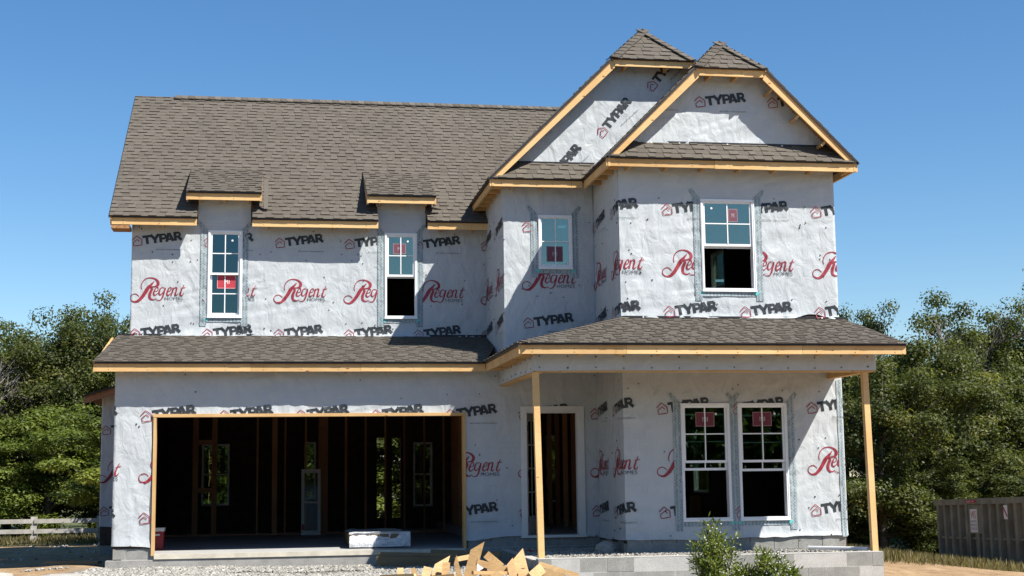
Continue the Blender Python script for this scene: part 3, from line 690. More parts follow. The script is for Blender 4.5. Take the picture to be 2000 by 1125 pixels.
skirt(6.12, 8.3, -.36, 0., 6.195, 6.55, 41, .3, 0); skirt(7.72, 11.88, -2.16, BY, 6.195, 6.53, 43, .3, .3)

# ---- lower roofs
ZP, SG = 3.062, .268
YG = -.36
pent = deck('roof', [(-.335, YG, ZP), (5.96, YG, ZP), (6.62, UY, ZP+SG*(UY-YG)), (-.2, UY, ZP+SG*(UY-YG))], .035)
def rows_pent(v):
    t = v/((UY-YG)*math.hypot(1, SG)); return [(.12*t, 6.30+.62*max(0, t))]
field((-.335, YG, ZP), (1, 0, 0), (0, 1, SG), rows_pent, pent, seed=51, steps=(UY-YG)*math.hypot(1, SG), tmin=.09)
fascia((-.30, YG), (5.985, YG), ZP, (0, -1), parent=pent, ht=.125)
lookouts([((xx, -.30, ZP-.115), (xx, -.02, ZP-.115)) for xx in np.arange(.1, 5.9, .61)], pent)
MB().prism([(-.33, YG+.03, ZP-.04), (-.33, YG+.03, ZP-.16), (-.33, UY, ZP+SG*2.46-.16), (-.33, UY, ZP+SG*2.46-.04)], (.036, 0, 0)).build('rake_board', FB, pent)
MB().box(-.2, MX, UY-.03, UY+.01, ZP+SG*2.46-.02, ZP+SG*2.46+.03).build('flashing', BLACK, pent)
YP, SPR = -3.81, .29
x5, zt5 = 5.96, ZP+SPR*(BY-YP)
porch = deck('roof', [(5.96, YP, ZP), (11.84, YP, ZP), (11.71, BY, zt5), (7.97, BY, zt5)], .035)
wP = 11.83-5.96; LP = (BY-YP)*math.hypot(1, SPR)
field((5.96, YP, ZP), (1, 0, 0), (0, 1, SPR), lambda v: [(2.01*max(0, v)/LP, wP-.13*max(0, v)/LP)], porch, seed=61, steps=LP, tmin=.09)
# left hip plane of the porch roof
lh = deck('roof', [(5.96, YP, ZP), (7.97, BY, zt5), (7.97, UY, zt5), (5.96, UY, ZP)], .035)
field((5.96, YG+.35, ZP), (0, -1, 0), (1, 0, SPR), lambda v: [(0-max(0, v)*.9, (-YP+YG+.35)-max(0, v)*.96)], lh, seed=63, steps=2.01*math.hypot(1, SPR))
caps.drop = .2; caps((5.99, YP+.03, ZP), (7.97, BY, zt5), porch, .26, 9)
fascia((5.96, YP), (11.83, YP), ZP, (0, -1), parent=porch, ht=.125); fascia((5.96, YG+.02), (5.96, YP+.025), ZP, (-1, 0), parent=porch, ht=.125); MB().prism([(11.77, YP+.03, ZP-.035), (11.77, YP+.03, ZP-.15), (11.65, BY-.02, zt5-.15), (11.65, BY-.02, zt5-.035)], (.034, 0, 0), .8).build('rake_board', FB, porch)
lookouts([((6.02, yy, ZP-.115), (6.27, yy, ZP-.115)) for yy in np.arange(-3.5, -.4, .3)], porch)
lookouts([((xx, -3.75, ZP-.115), (xx, -3.41, ZP-.115)) for xx in np.arange(6.9, 11.6, .61)], porch)
lookouts([((xx, -3.25, 2.99), (xx, -.05 if xx < 7.9 else BY-.03, 2.99)) for xx in np.arange(6.6, 11.4, .41)], porch)
MB().box(7.99, 11.7, BY-.03, BY+.01, zt5-.02, zt5+.035).build('flashing', BLACK, porch)
# porch beam: timber wrapped on its outer faces
MB().box(6.275, 11.50, -3.39, -3.25, 2.672, 2.93).build('porch_beam', FB, H)
MB().box(6.28, 6.42, -3.249, -.02, 2.672, 2.93).build('porch_beam', FB, H)
MB().prism([(11.38, -3.6, 2.93), (11.38, -3.6, ZP+SPR*.21-.04), (11.38, BY-.02, zt5-.045), (11.38, BY-.02, 2.93)], (.1, 0, 0)).build('gable_end', OSB, porch)
pbr = MB().box(11.36, 11.49, -3.249, BY-.02, 2.672, 2.93).build('porch_beam', FB, H)
BP = Path([(6.27, -.02), (6.27, -3.4), (11.50, -3.4), (11.50, -3.26)], .006)
skin(pbr, BP, 0.02, BP.L[-1], 2.69, 2.94, [], lambda u: .012*vn(u*2, u*0))
sp_ = [(u_, z_) for u_ in np.arange(.5, 8.5, .42) for z_ in (2.73+random.uniform(-.01, .02), 2.90+random.uniform(-.02, .01))]
nails(BP, sp_, pbr)
m = MB(); m.beam((6.32, -3.36, -.02), (6.281, -3.32, 2.67), .09, .09, up=(0, 1, 0), tone=.9); m.build('porch_post', FB, H)
m = MB(); m.beam((11.375, -3.36, -.03), (11.352, -3.32, 2.67), .09, .09, up=(0, 1, 0), tone=.8); m.build('porch_post', FB, H)

# ---- emit shingles: the 300 that show largest are parts, the rest one field per roof plane
def area(it):
    P = it[0]; c = (P[4]+P[5]+P[6]+P[7])/4; nrm = (P[5]-P[4]).cross(P[7]-P[4]); v = Vector(CAMP)-c
    return nrm.dot(v)/max(1, v.length)**3
for t in ALLSH: pass
order = sorted(range(len(ALLSH)), key=lambda i: -area(ALLSH[i])); top300 = set(order[:300]); rest = {}
for i, (P, t, par_) in enumerate(ALLSH):
    if i in top300: MB().hexa(P, t).build('shingle', SHING, par_)
    else: rest.setdefault(par_.name, (par_, MB()))[1].hexa(P, t)
for par_, m in rest.values(): m.build('shingle_field', SHING, par_, kind='stuff')

for pts_ in ((0., 6.2, UY-.04, ZP+SG*2.4+.012), (8.1, 11.6, BY-.04, zt5+.004), (8.3, 11.2, BY-.035, 6.50)):
    m = MB(); x_ = pts_[0]+.2
    while x_ < pts_[1]: m.box(x_, x_+.022, pts_[2]-.012, pts_[2], pts_[3], pts_[3]+.02); x_ += random.uniform(.45, 1.1)
    m.build('flashing_nail', WHITE, H, kind='stuff')
# ---- windows
TAPE = NB('flashing tape', .6, .3)
def _tape(n):
    sep = n.n('SeparateXYZ'); n.l(n.n('NewGeometry').outputs['Position'], sep.inputs[0])
    s = n.math('ADD', sep.outputs[0], sep.outputs[1])
    zz = n.math('FRACT', n.math('MULTIPLY', sep.outputs[2], 20.)); a = n.math('ABSOLUTE', n.math('SUBTRACT', zz, .5))
    xx = n.math('FRACT', n.math('MULTIPLY', s, 17.)); d = n.math('ABSOLUTE', n.math('SUBTRACT', xx, a))
    mk = n.math('LESS_THAN', d, .14); nz = n.math('GREATER_THAN', n.noise(22, 3), .44)
    mk = n.math('MULTIPLY', mk, nz)
    c = n.ramp(n.noise(4, 4), [(.3, (.24, .3, .32)), (.7, (.34, .39, .41))]); n.base(n.mix(n.math('MULTIPLY', mk, .8), c, (.07, .1, .12))); wrap_bump(n)
_tape(TAPE); TAPE = TAPE.m
def disc(m, c, r, t, n=10): m.prism([(c[0]+r*math.cos(a), c[1], c[2]+r*math.sin(a)) for a in np.linspace(0, 2*math.pi, n, endpoint=False)], (0, t, 0))
def grille(parent, x0, x1, z0, z1, y, nx=2, nz=2):
    y -= .017
    for k in range(1, nx): xx = x0+(x1-x0)*k/nx; MB().box(xx-.009, xx+.009, y-.006, y+.006, z0, z1).build('grille_bar', VINYL, parent)
    for k in range(1, nz):
        zz = z0+(z1-z0)*k/nz
        MB().box(x0, x1, y-.0045, y+.0045, zz-.009, zz+.009).build('grille_bar', VINYL, parent)
def sash(parent, x0, x1, z0, z1, y, fw=.035, nx=2, nz=2, glass=None):
    m = MB(); m.box(x0, x0+fw, y, y+.025, z0, z1).box(x1-fw, x1, y, y+.025, z0, z1).box(x0+fw, x1-fw, y+.001, y+.024, z0, z0+fw*1.1).box(x0+fw, x1-fw, y+.001, y+.024, z1-fw*.8, z1)
    m.build('sash', VINYL, parent)
    MB().box(x0+fw-.003, x1-fw+.003, y+.009, y+.012, z0+fw, z1-fw*.7).build('pane', glass or GLASS, parent)
    grille(parent, x0+fw, x1-fw, z0+fw*1.1, z1-fw*.8, y+.0165-.0, nx, nz)
REDM = m_plain('red paper muted as behind glass', (.15, .055, .08), .5, .3, .05); REDD = m_plain('red paper darkened as behind glass', (.13, .02, .03), .5, .3, .05); DULLW = m_plain('white print muted as behind glass', (.4, .38, .38), .6, .3, .03)  # darker copies of the sticker colours: dimming by the glass is painted in
def sticker(parent, x0, x1, z0, z1, y, mat=None):
    PW = DULLW if mat else WHITE
    MB().box(x0, x1, y, y+.0015, z0, z1).build('sticker', mat or RED, parent)
    v, f = font_pts('MI', 1); mx = max(p[0] for p in v); hh = (z1-z0)*.32; cx = (x0+x1)/2; ww = (x1-x0)*.3; me = bpy.data.meshes.new('sticker_print')
    me.from_pydata([(cx-ww/2+p[0]/mx*ww, y-.0015, (z0+z1)/2-hh*.45+p[1]/.73*hh) for p in v], [], f); me.materials.append(PW); link('sticker_print', me, parent)
    m = MB()
    for a, b, c, d in ((x0+.006, x1-.006, z0+.006, z0+.010), (x0+.006, x1-.006, z1-.010, z1-.006), (x0+.006, x0+.010, z0+.010, z1-.010), (x1-.010, x1-.006, z0+.010, z1-.010)): m.box(a, b, y-.001, y+.0, c, d)
    m.build('sticker_border', PW, parent)
def window(k, kind, lift=0, mat=VINYL, tape=True):
    x0, x1, z0, z1, y = WINS[k]; yf = y-.045; fw = .042; m = MB()
    for a, b, c, d in ((x0, x0+fw, z0, z1), (x1-fw, x1, z0, z1), (x0+fw, x1-fw, z0, z0+fw*1.1), (x0+fw, x1-fw, z1-fw, z1)):
        m.box(a, b, yf, y+.09, c, d)
    for a, b, c, d in ((x0+.012, x0+.018, z0+.01, z1-.01), (x1-.018, x1-.012, z0+.01, z1-.01)): m.box(a, b, yf-.006, yf, c, d)
    m.box(x0-.004, x1+.004, yf-.012, yf+.02, z0-.012, z0+.02)
    W = m.build('window', VINYL, H); a, b, c, d = x0+fw, x1-fw, z0+fw*1.1, z1-fw; mid = (c+d)/2
    gm = GLASSLOW if k in 'EF' else (GLASSDIM if k == 'A' else GLASS)
    if kind == 'fixed': sash(W, a, b, c, d, y-.02, .022)
    else:
        sash(W, a, b, mid-.02, d, y-.02, glass=gm); sash(W, a, b, c+lift, mid+.02+lift, y+.03, glass=gm)
    st = {'A': (.28, .83, 1.02-.0), 'B': (.28, .75, 0), 'C': (.2, .75, 0), 'D': (.5, .8, 0), 'E': (.28, .68, 0), 'F': (.28, .68, 0)}[k]
    Ww, Hh = x1-x0, z1-z0
    if k == 'A': sticker(W, x0+Ww*.27, x0+Ww*.82, z0+Hh*.335, z0+Hh*.49, y+.0335)
    if k == 'B': sticker(W, x0+Ww*.26, x0+Ww*.66, z0+Hh*.755, z0+Hh*.88, y-.0135, REDM)
    if k == 'C': sticker(W, x0+Ww*.24, x0+Ww*.72, z0+Hh*.13, z0+Hh*.42, y-.0135, REDM)
    if k == 'D': sticker(W, x0+Ww*.52, x0+Ww*.70, z0+Hh*.755, z0+Hh*.90, y-.0135, REDM)
    if k in 'EF': sticker(W, x0+Ww*.31, x0+Ww*.70, z0+Hh*.80, z0+Hh*.925, y-.0135, REDD)
    mm = MB(); disc(mm, {'A': (x1-.18, y-.028, z1-.18), 'B': (x1-.17, y-.028, z1-.15), 'C': (x1-.09, y-.028, z0+.1), 'D': (x0+.19, y-.028, z1-.15), 'E': (x1-.22, y-.028, z1-.17), 'F': (x1-.2, y-.028, z1-.17)}[k], .018, .003); mm.build('label_dot', WHITE, W)
    if tape:
        T = .115; P = UP if z0 > 3 else LO; f = (lambda xx: uu(xx, y)) if z0 > 3 else (lambda xx: ul(xx, y))
        def strip(pts):
            q = np.array(pts, float); n = 24; V = []
            for i in range(n+1):
                t = i/n; L_ = q[0]*(1-t)+q[3]*t; R_ = q[1]*(1-t)+q[2]*t
                for j in range(3): pp = L_*(1-j/2)+R_*j/2; V.append(pp)
            V = np.array(V); W3 = P.pos(np.array([f(v_[0]) for v_ in V]), V[:, 1], .010); i = np.arange(n)[:, None]*3+np.arange(2)[None]; i = i.ravel()
            bulk('flashing_tape', W3, np.stack([i, i+1, i+4, i+3], -1), np.full(len(i), .5), TAPE, W)
        if k == 'E': sides = ((x0-T, x0), (x1, (x1+WINS['F'][0])/2+.01))
        elif k == 'F': sides = ((x1, x1+T),)
        else: sides = ((x0-T, x0), (x1, x1+T))
        if k == 'E': sides = ((x0-T, x0), (x1, WINS['F'][0]))
        for sa, sb in sides: strip([(sa, z0-.16), (sb+.0, z0-.16), (sb, z1+.03), (sa, z1+.03)])
        strip([(x0, z0-.085), (x1, z0-.085), (x1, z0+.0), (x0, z0+.0)])
        # flared top corners
        strip([(x0-T, z1+.03), (x0-.01, z1+.03), (x0-T-.02, z1+.17), (x0-T-.07, z1+.15)])
        strip([(x1+.01, z1+.03), (x1+T, z1+.03), (x1+T+.07, z1+.15), (x1+T+.02, z1+.17)])
        for cx in (x0-.01, x1+.0):
            MB().prism([(cx-.05, y-.034, z0-.02), (cx, y-.034, z0-.075), (cx+.06, y-.034, z0-.02)], (0, .01, 0)).build('tape_corner', TEAL, W)
    return W
window('A', 'hung'); window('B', 'hung', .70); window('C', 'fixed'); window('D', 'hung', .66); window('E', 'hung', .74); window('F', 'hung', .72)
# seam tape on the right edge of the lower bay
V = []; n = 40
for i in range(n+1):
    z = .15+2.5*i/n
    for j in range(3): V.append((ul(RX, BY)-.10+.085*j/2, z))
V = np.array(V); W3 = LO.pos(V[:, 0], V[:, 1], .01); i = (np.arange(n)[:, None]*3+np.arange(2)[None]).ravel(); bulk('seam_tape', W3, np.stack([i, i+1, i+4, i+3], -1), np.full(len(i), .5), TAPE, wbay)

# windows of the right and back walls (seen from inside)
def plainwin(kind, a, b, c, d, pos):
    m = MB(); f = .045; rects = ((a, a+f, c, d), (b-f, b, c, d), (a+f, b-f, c, c+f), (a+f, b-f, d-f, d), (a+f, b-f, (c+d)/2-.02, (c+d)/2+.02))
    for p, q, r, s in rects:
        if kind == 'x': m.box(p, q, pos, pos+.1, r, s)
        else: m.box(pos, pos+.1, p, q, r, s)
    W = m.build('window', VINYL, H)
    if kind == 'x': MB().box(a+f, b-f, pos+.04, pos+.044, c+f, d-f).build('pane', GLASS, W)
    else: MB().box(pos+.04, pos+.044, a+f, b-f, c+f, d-f).build('pane', GLASS, W)
    if kind == 'x' and b-a > .3:
        for zz in (c+(d-c)*.25, c+(d-c)*.75): MB().box(a+f, b-f, pos+.03, pos+.05, zz-.008, zz+.008).build('grille_bar', INKB, W)
        MB().box((a+b)/2-.03, (a+b)/2+.03, pos+.02, pos+.06, c+f, d-f).build('grille_bar', INKB, W)
plainwin('y', 3.6, 4.5, 4.2, 5.7, RX-.14); plainwin('y', 4.95, 5.65, 4.2, 5.7, RX-.14); plainwin('y', 5.1, 6.2, .77, 2.2, RX-.14)
for b_ in (BACK[0], BACK[1], BACK[4], BACK[5]): plainwin('x', *b_, 9.38)

# ---- garage opening, front door
m = MB(); m.box(GD[0]+.0, GD[0]+.045, -.05, .14, -.02, 2.225).build('door_jamb', FB, H)
MB().box(GD[1]-.045, GD[1], -.05, .14, .0, 2.225).build('door_jamb', FB, H)
MB().box(GD[0]-.01, GD[1]+.01, -.055, .14, 2.185, 2.235).build('door_head', FB, H)
MB().box(.16, GD[0], .02, .13, .1, 2.9).box(GD[1], 6.6, .02, .13, .1, 2.9).build('framing_panel', PINEIN, H)
MB().box(GD[0]+.05, 5.66, -.07, -.02, -.075, .0).build('sill_board', SILL, H)
cas = MB(); cas.box(6.615, 6.712, -.045, .0, .17, 2.335).box(7.607, 7.705, -.045, .0, .17, 2.335).box(6.712, 7.607, -.044, .0, 2.2406, 2.335); cas.box(6.712, 6.73, 0, .14, .17, 2.24).box(7.59, 7.607, 0, .14, .17, 2.24).box(6.73, 7.59, 0, .14, 2.22, 2.24)
cas.build('door_casing', TRIM, H); MB().box(6.60, 7.72, -.08, .12, .145, .185).build('threshold', TRIM, H)
dm = MB(); wd = .86
for a, b, c, d in ((0, .12, 0, 2.03), (wd-.12, wd, 0, 2.03), (.12, wd-.12, 0, .3), (.12, wd-.12, 1.9, 2.03)): dm.box(a, b, 0, .04, c, d)
D = dm.build('door', DOORM, H, loc=(6.735, .08, .195), rot=(0, 0, math.radians(67)))
MB().box(.12, wd-.12, .017, .022, .3, 1.9).build('pane', GLASS, D)
for zz in (.7, 1.1, 1.5): MB().box(.12, wd-.12, .008, .03, zz-.012, zz+.012).build('grille_bar', DOORM, D)
MB().box(wd/2-.012, wd/2+.012, .010, .028, .3, 1.9).build('grille_bar', DOORM, D)
for zz in (.25, 1.0, 1.78): MB().box(-.012, .012, -.02, .004, zz-.05, zz+.05).build('hinge', BLACK, D)

# ---- slab, foundation blocks
MB().box(.02, 6.2, -.0, 9.3, -.25, -.001).box(6.2, 11.5, .2, 9.3, -.25, .16).build('floor_slab', SLAB, H)
m = MB(); m.box(.62, 6.15, -.05, .0, -.45, -.08); fd = m.build('foundation', CONC, H)
rd = random.Random(5)
def blocks(x0, x1, y, z0, z1, parent, dep=.19, first=.4, face='y', gap=.01):
    x = x0; w_ = first
    while x < x1-.02:
        e = min(x+w_, x1); o = rd.uniform(-.003, .003); c = .004
        if face == 'y': P = [(x+gap/2, y+o, z0+gap/2), (e-gap/2, y+o, z0+gap/2), (e-gap/2, y+dep, z0+gap/2), (x+gap/2, y+dep, z0+gap/2), (x+gap/2, y+o, z1-gap/2), (e-gap/2, y+o, z1-gap/2), (e-gap/2, y+dep, z1-gap/2), (x+gap/2, y+dep, z1-gap/2)]
        else: P = [(y+o, x+gap/2, z0+gap/2), (y+dep, x+gap/2, z0+gap/2), (y+dep, e-gap/2, z0+gap/2), (y+o, e-gap/2, z0+gap/2), (y+o, x+gap/2, z1-gap/2), (y+dep, x+gap/2, z1-gap/2), (y+dep, e-gap/2, z1-gap/2), (y+o, e-gap/2, z1-gap/2)]
        MB().hexa(P, rd.random()).build('concrete_block', BLOCK, parent); x = e; w_ = .4
mo = MB(); mo.box(6.24, 11.40, -3.5985, -3.42, -.9, -.006).box(6.236, 6.40, -3.42, -.0, -.9, -.03).box(11.22, 11.404, -3.42, -.3, -.9, -.006)
mort = mo.build('foundation_mortar', MORTAR, H); mo = MB(); mo.box(7.98, 11.57, BY+.002, BY+.12, -.5, .165).box(7.978, 8.1, BY+.121, -.01, -.5, .125); mo.build('foundation_mortar', MORTAR, H); MB().box(5.72, 7.96, .002, .18, -.5, .195).build('foundation_mortar', MORTAR, H); MB().box(.012, .6, .006, .18, -.4, .095).build('foundation_mortar', MORTAR, H)
for r_, z in enumerate((-.2, -.4, -.6, -.8)): blocks(6.23, 11.41, -3.6, z+.0, z+.2, mort, first=.4 if r_ % 2 else .2)
for r_, z in enumerate((-.2, -.4, -.6, -.8)): blocks(-3.41, -.02, 6.225, z, z+.17 if r_ == 0 else z+.2, mort, face='x', first=.4 if r_ % 2 else .2, dep=.17)
for r_, z in enumerate((-.03, -.23)): blocks(7.972, 11.58, BY-.006, z, z+.2, mort, first=.25 if r_ else .4, dep=.15)
blocks(BY+.19, -.01, 7.972, -.07, .13, mort, face='x'); blocks(5.7, 7.96, -.006, .0, .2, mort, dep=.1); blocks(5.7, 7.96, -.006, -.2, .0, mort, dep=.17, first=.2)
blocks(.0, .62, 0., -.08, .10, mort, dep=.17, first=.2, gap=.016)
MB().box(-.09, .62, -.16, .1, -.185, -.085).build('footing', CONC, H); MB().box(-.35, 1.2, -.24, -.06, -.28, -.19).build('footing', CONC, H)
MB().box(6.42, 11.2, -3.42, BY, -.5, PORCHZ-.01).box(6.42, 7.96, BY, -.01, -.5, PORCHZ-.01).build('porch_floor', CONC, H)
MB().box(6.23, 11.41, -3.59, -3.41, -.002, .004).build('mortar_cap', MORTAR, H)

# ---- interior framing
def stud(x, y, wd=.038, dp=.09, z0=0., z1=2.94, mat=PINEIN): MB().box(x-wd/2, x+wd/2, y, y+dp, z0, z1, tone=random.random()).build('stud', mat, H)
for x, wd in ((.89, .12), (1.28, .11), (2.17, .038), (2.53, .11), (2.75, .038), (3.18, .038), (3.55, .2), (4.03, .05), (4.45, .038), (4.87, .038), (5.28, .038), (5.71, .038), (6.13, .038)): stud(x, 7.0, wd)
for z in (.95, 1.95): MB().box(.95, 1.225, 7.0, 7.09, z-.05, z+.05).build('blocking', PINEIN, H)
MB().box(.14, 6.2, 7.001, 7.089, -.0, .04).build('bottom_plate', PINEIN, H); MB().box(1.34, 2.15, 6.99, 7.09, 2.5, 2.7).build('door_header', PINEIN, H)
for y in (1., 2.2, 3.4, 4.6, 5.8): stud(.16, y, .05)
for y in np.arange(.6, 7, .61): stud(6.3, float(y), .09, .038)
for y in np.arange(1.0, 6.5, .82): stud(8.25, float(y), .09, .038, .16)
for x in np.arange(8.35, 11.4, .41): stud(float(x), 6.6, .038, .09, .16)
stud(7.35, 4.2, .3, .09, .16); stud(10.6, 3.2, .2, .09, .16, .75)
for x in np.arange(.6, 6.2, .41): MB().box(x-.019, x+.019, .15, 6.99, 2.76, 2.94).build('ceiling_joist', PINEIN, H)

# ---- left wing behind the garage
MB().box(-.9, .0, 6.0, 9.3, -.1, 2.98).build('wing_wall', DARKIN, H)
wg = bpy.data.objects['wing_wall']; WP = Path([(-.9, 9), (-.9, 6.0), (-.02, 6.0)]); skin(wg, WP, 2.4, WP.L[-1], .25, 2.95, [], lambda u: .05*vn(u*3, u*0))
printing(wg, WP, [('T', 3.0, 2.085, 0), ('T', 3.0, .47, 0), ('R', 2.95, 1.12, 0)], lambda u, z: (u < WP.L[-1]-.02) & (u > 2.5) & (z > .3))
MB().box(-.89, .0, 6.02, 6.2, -.5, .26).build('foundation', BLOCK, H)
wr = MB(); wr.prism([(-1.22, 5.65, 2.80), (.0, 5.65, 3.19), (.0, 5.65, 3.23), (-1.22, 5.65, 2.84)], (0, 4, 0)); wr = wr.build('wing_roof', OSB, H)
MB().prism([(-1.22, 5.63, 2.70), (.0, 5.63, 3.09), (.0, 5.63, 3.19), (-1.22, 5.63, 2.80)], (0, .036, 0)).build('rake_board', PINEIN, wr)
MB().prism([(-1.24, 5.60, 2.835), (.0, 5.60, 3.225), (.0, 5.60, 3.26), (-1.24, 5.60, 2.87)], (0, 4, 0)).build('drip_edge', BLACK, wr)

# ------------------------------------------------------------------ things in and near the house
W = link('leaning_window', None, None, 'narrow white window unit leaning on the studs in the garage', 'window', loc=(3.29, 6.72, 0), rot=(math.radians(-5), 0, 0))
m = MB(); m.box(-.2, -.14, 0, .06, 0, 1.37).box(.14, .2, 0, .06, 0, 1.37).box(-.14, .14, 0, .06, 0, .09).box(-.14, .14, 0, .06, 1.29, 1.37).build('frame', TRIM, W)
MB().box(-.14, .14, .03, .034, .09, 1.29).build('pane', CLEAR, W); MB().box(-.14, .14, .02, .04, .66, .69).build('rail', TRIM, W); MB().box(-.19, -.13, -.003, 0, .1, .22).build('sticker', RED, W)
Wp = link('wrapped_pallet', None, None, 'bundle of boards in white plastic film on the garage floor', 'pallet', loc=(4.28, 1.3, 0))
n_ = NB('plastic film', .25, .6); ff = n_.noise(7, 5, (1, 1, 2), .65, dist=1.5); n_.base(n_.ramp(ff, [(.3, (.5, .52, .55)), (.7, (.78, .79, .8))])); n_.bump(ff, .06, 1.); FILM = n_.m
xs = np.linspace(-.5, .52, 40); zs = np.linspace(.02, .27, 10); X, Z = np.meshgrid(xs, zs)
Y = -.82+.05*vn(X*4, Z*5+2)+.03*vn(X*11, Z*13)+.05*(Z/.27)**2; Z2 = Z+.015*vn(X*3, Z*0+7)
V = np.stack([X, Y, Z2], -1).reshape(-1, 3); i = (np.arange(9)[:, None]*40+np.arange(39)[None]).ravel(); bulk('plastic_film', V, np.stack([i, i+1, i+41, i+40], -1), np.full(len(i), .5), FILM, Wp, True)
FT = FILM.copy(); FT.node_tree.nodes['Principled BSDF'].inputs['Alpha'].default_value = .8
x9 = np.linspace(-.5, .52, 30); y9 = np.linspace(-.8, .95, 30); X, Y = np.meshgrid(x9, y9); Z = .262+.03*vn(X*5, Y*4)-.04*sst(.4, .52, np.abs(X)); V = np.stack([X, Y, Z], -1).reshape(-1, 3); i = (np.arange(29)[:, None]*30+np.arange(29)[None]).ravel(); bulk('film_top', V, np.stack([i, i+1, i+31, i+30], -1), np.full(len(i), .5), FT, Wp, True)
for k in range(6): MB().box(-.5+k*.17, -.345+k*.17, -.78, .95, .06, .235, tone=.3+.1*k).build('board', OLDW, Wp)
MB().box(-.48, .5, -.7, .9, .0, .06).build('skid', OLDW, Wp)
Rb = link('cooler', None, None, 'red cooler with pale lid beside the left garage jamb', 'cooler', loc=(.48, 1.6, 0))
MB().box(-.22, .2, -.16, .16, 0, .31).build('body', REDPL, Rb); MB().box(-.23, .21, -.17, .17, .312, .37).build('lid', TRIM, Rb); MB().box(.0, .14, -.19, -.162, .24, .27).build('handle', TRIM, Rb)
def rock(name, loc, sx, sy, sz, label, cat='rock', mat=STONE, seed=0):
    r_ = np.random.RandomState(seed); import bmesh
    bm = bmesh.new(); bmesh.ops.create_icosphere(bm, subdivisions=2, radius=1)
    for v in bm.verts:
        d = 1+.35*(vn(v.co.x*2+seed*3.1, v.co.y*2+v.co.z*2)); v.co = Vector((v.co.x*sx*d, v.co.y*sy*d, max(-.5, v.co.z)*sz*d))
    me = bpy.data.meshes.new(name); bm.to_mesh(me); bm.free(); me.materials.append(mat)
    a = me.attributes.new('tone', 'FLOAT', 'FACE'); a.data.foreach_set('value', [.75+.2*r_.rand() for _ in me.polygons])
    return link(name, me, None, label, cat, loc=loc)
rock('stone', (7.72, -1.45, PORCHZ+.06), .17, .12, .12, 'pale stone on the gravel of the porch beside the bay', seed=1)
rock('stone', (-1.35, 12, float(gz(-1.35, 12))+.05), .3, .25, .14, 'grey boulder in the shade left of the house', seed=2)
rock('stone', (-1.25, -3.05, -.13), .3, .3, .09, 'white rock at the bottom left corner of the photo', seed=3)
rock('stone', (-.3, -3.2, -.15), .42, .3, .08, 'broad flat white slab in the gravel at lower left', seed=4)
MB().beam((-1.2, 1.3, float(gz(-.9, 1))+.03), (-.25, .5, float(gz(-.3, .5))+.05), .09, .04).build('fallen_board', OLDW, None, label='grey board lying in the shade by the garage corner', cat='board')
MB().tube([(10.75, -2.3, PORCHZ+.06), (11.3, -3.3, .03)], [.028, .028], 8).build('pvc_pipe', VINYL, None, label='white plastic pipe lying across the right end of the porch', cat='pipe')
MB().box(6.55, 6.68, -.9, -.78, PORCHZ, PORCHZ+.035).build('red_scrap', REDPL, None, label='small red scrap on the porch behind the left post', cat='scrap')
# dark planks stacked before the garage
for k, (x0, y0, x1, y1, z, w_, lb) in enumerate(((4.1, -1.45, 5.55, -1.75, -.11, .24, 'lower dark plank lying before the garage behind the scrap pile'), (4.15, -1.3, 5.35, -1.62, -.02, .14, 'upper dark plank resting on another before the garage'), (5.0, -1.0, 6.0, -1.6, -.01, .14, 'dark plank slanting toward the porch behind the scrap pile'))):
    MB().beam((x0, y0, z), (x1, y1, z-.03), .1, w_*.7, tone=.4+.2*k).build('plank', OLDW, None, label=lb, cat='plank', group='dark planks before the garage')
# timber offcuts: (x, z) ends at distance y, width, thickness, label
def off(p, q, wd, th, label=None, tone=.8, cutang=0.):
    a, b = Vector(p), Vector(q); d = (b-a); L_ = d.length; d.normalize(); toc = Vector((-.1, -1, .1)); sd = d.cross(toc).normalized(); nn = sd.cross(d)
    m = MB(); h = wd/2; t = th/2; s_ = cutang*wd
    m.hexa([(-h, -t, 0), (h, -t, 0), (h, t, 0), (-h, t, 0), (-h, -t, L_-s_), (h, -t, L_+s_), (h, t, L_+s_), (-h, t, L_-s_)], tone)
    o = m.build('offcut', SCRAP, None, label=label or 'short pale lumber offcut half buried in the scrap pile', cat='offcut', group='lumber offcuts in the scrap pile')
    o.matrix_world = Matrix(((sd.x, nn.x, d.x, a.x), (sd.y, nn.y, d.y, a.y), (sd.z, nn.z, d.z, a.z), (0, 0, 0, 1))); return o
def zz(zx, zy, y=-6.):   # metres on the pile from the measured sketch grid
    s = (y+23.72)/17.72; return (2.5585+(3.781-2.5585+(zx/5-5)/156.7)*s, y, 1.1862+(.2-1.1862-(zy/5-60)/156.7-(zx/5)*.00008)*s)
off(zz(900, 560), zz(1005, 190), .14, .045, 'tallest offcut leaning up out of the middle of the scrap pile', .75, .5)
off(zz(590, 560, -6.3), zz(660, 330, -6.1), .15, .04, 'broad offcut with slanted top left of the tallest one', .9, .6)
off(zz(680, 560, -6.4), zz(700, 350, -6.3), .09, .04, 'upright offcut pressed against the broad one', .7)
off(zz(480, 560, -6.5), zz(520, 395, -6.4), .10, .04, 'offcut standing third from the left end of the pile', .95)
off(zz(255, 560, -6.5), zz(255, 400, -6.4), .075, .04, 'short upright offcut at the left end of the pile', .9)
off(zz(440, 560, -6.5), zz(370, 400, -6.5), .06, .04, 'thin offcut leaning left at the left end of the pile', .8)
off(zz(790, 320, -5.8), zz(960, 290, -5.7), .06, .04, 'offcut lying nearly flat behind the tallest one', .9)
off(zz(850, 560, -6.2), zz(785, 320, -6.2), .06, .03, 'slim pointed offcut just left of the tallest one', .8, .8)
off(zz(1240, 400, -5.9), zz(1090, 275, -5.8), .10, .04, 'stubby offcut slanting down right of the tallest one', .95)
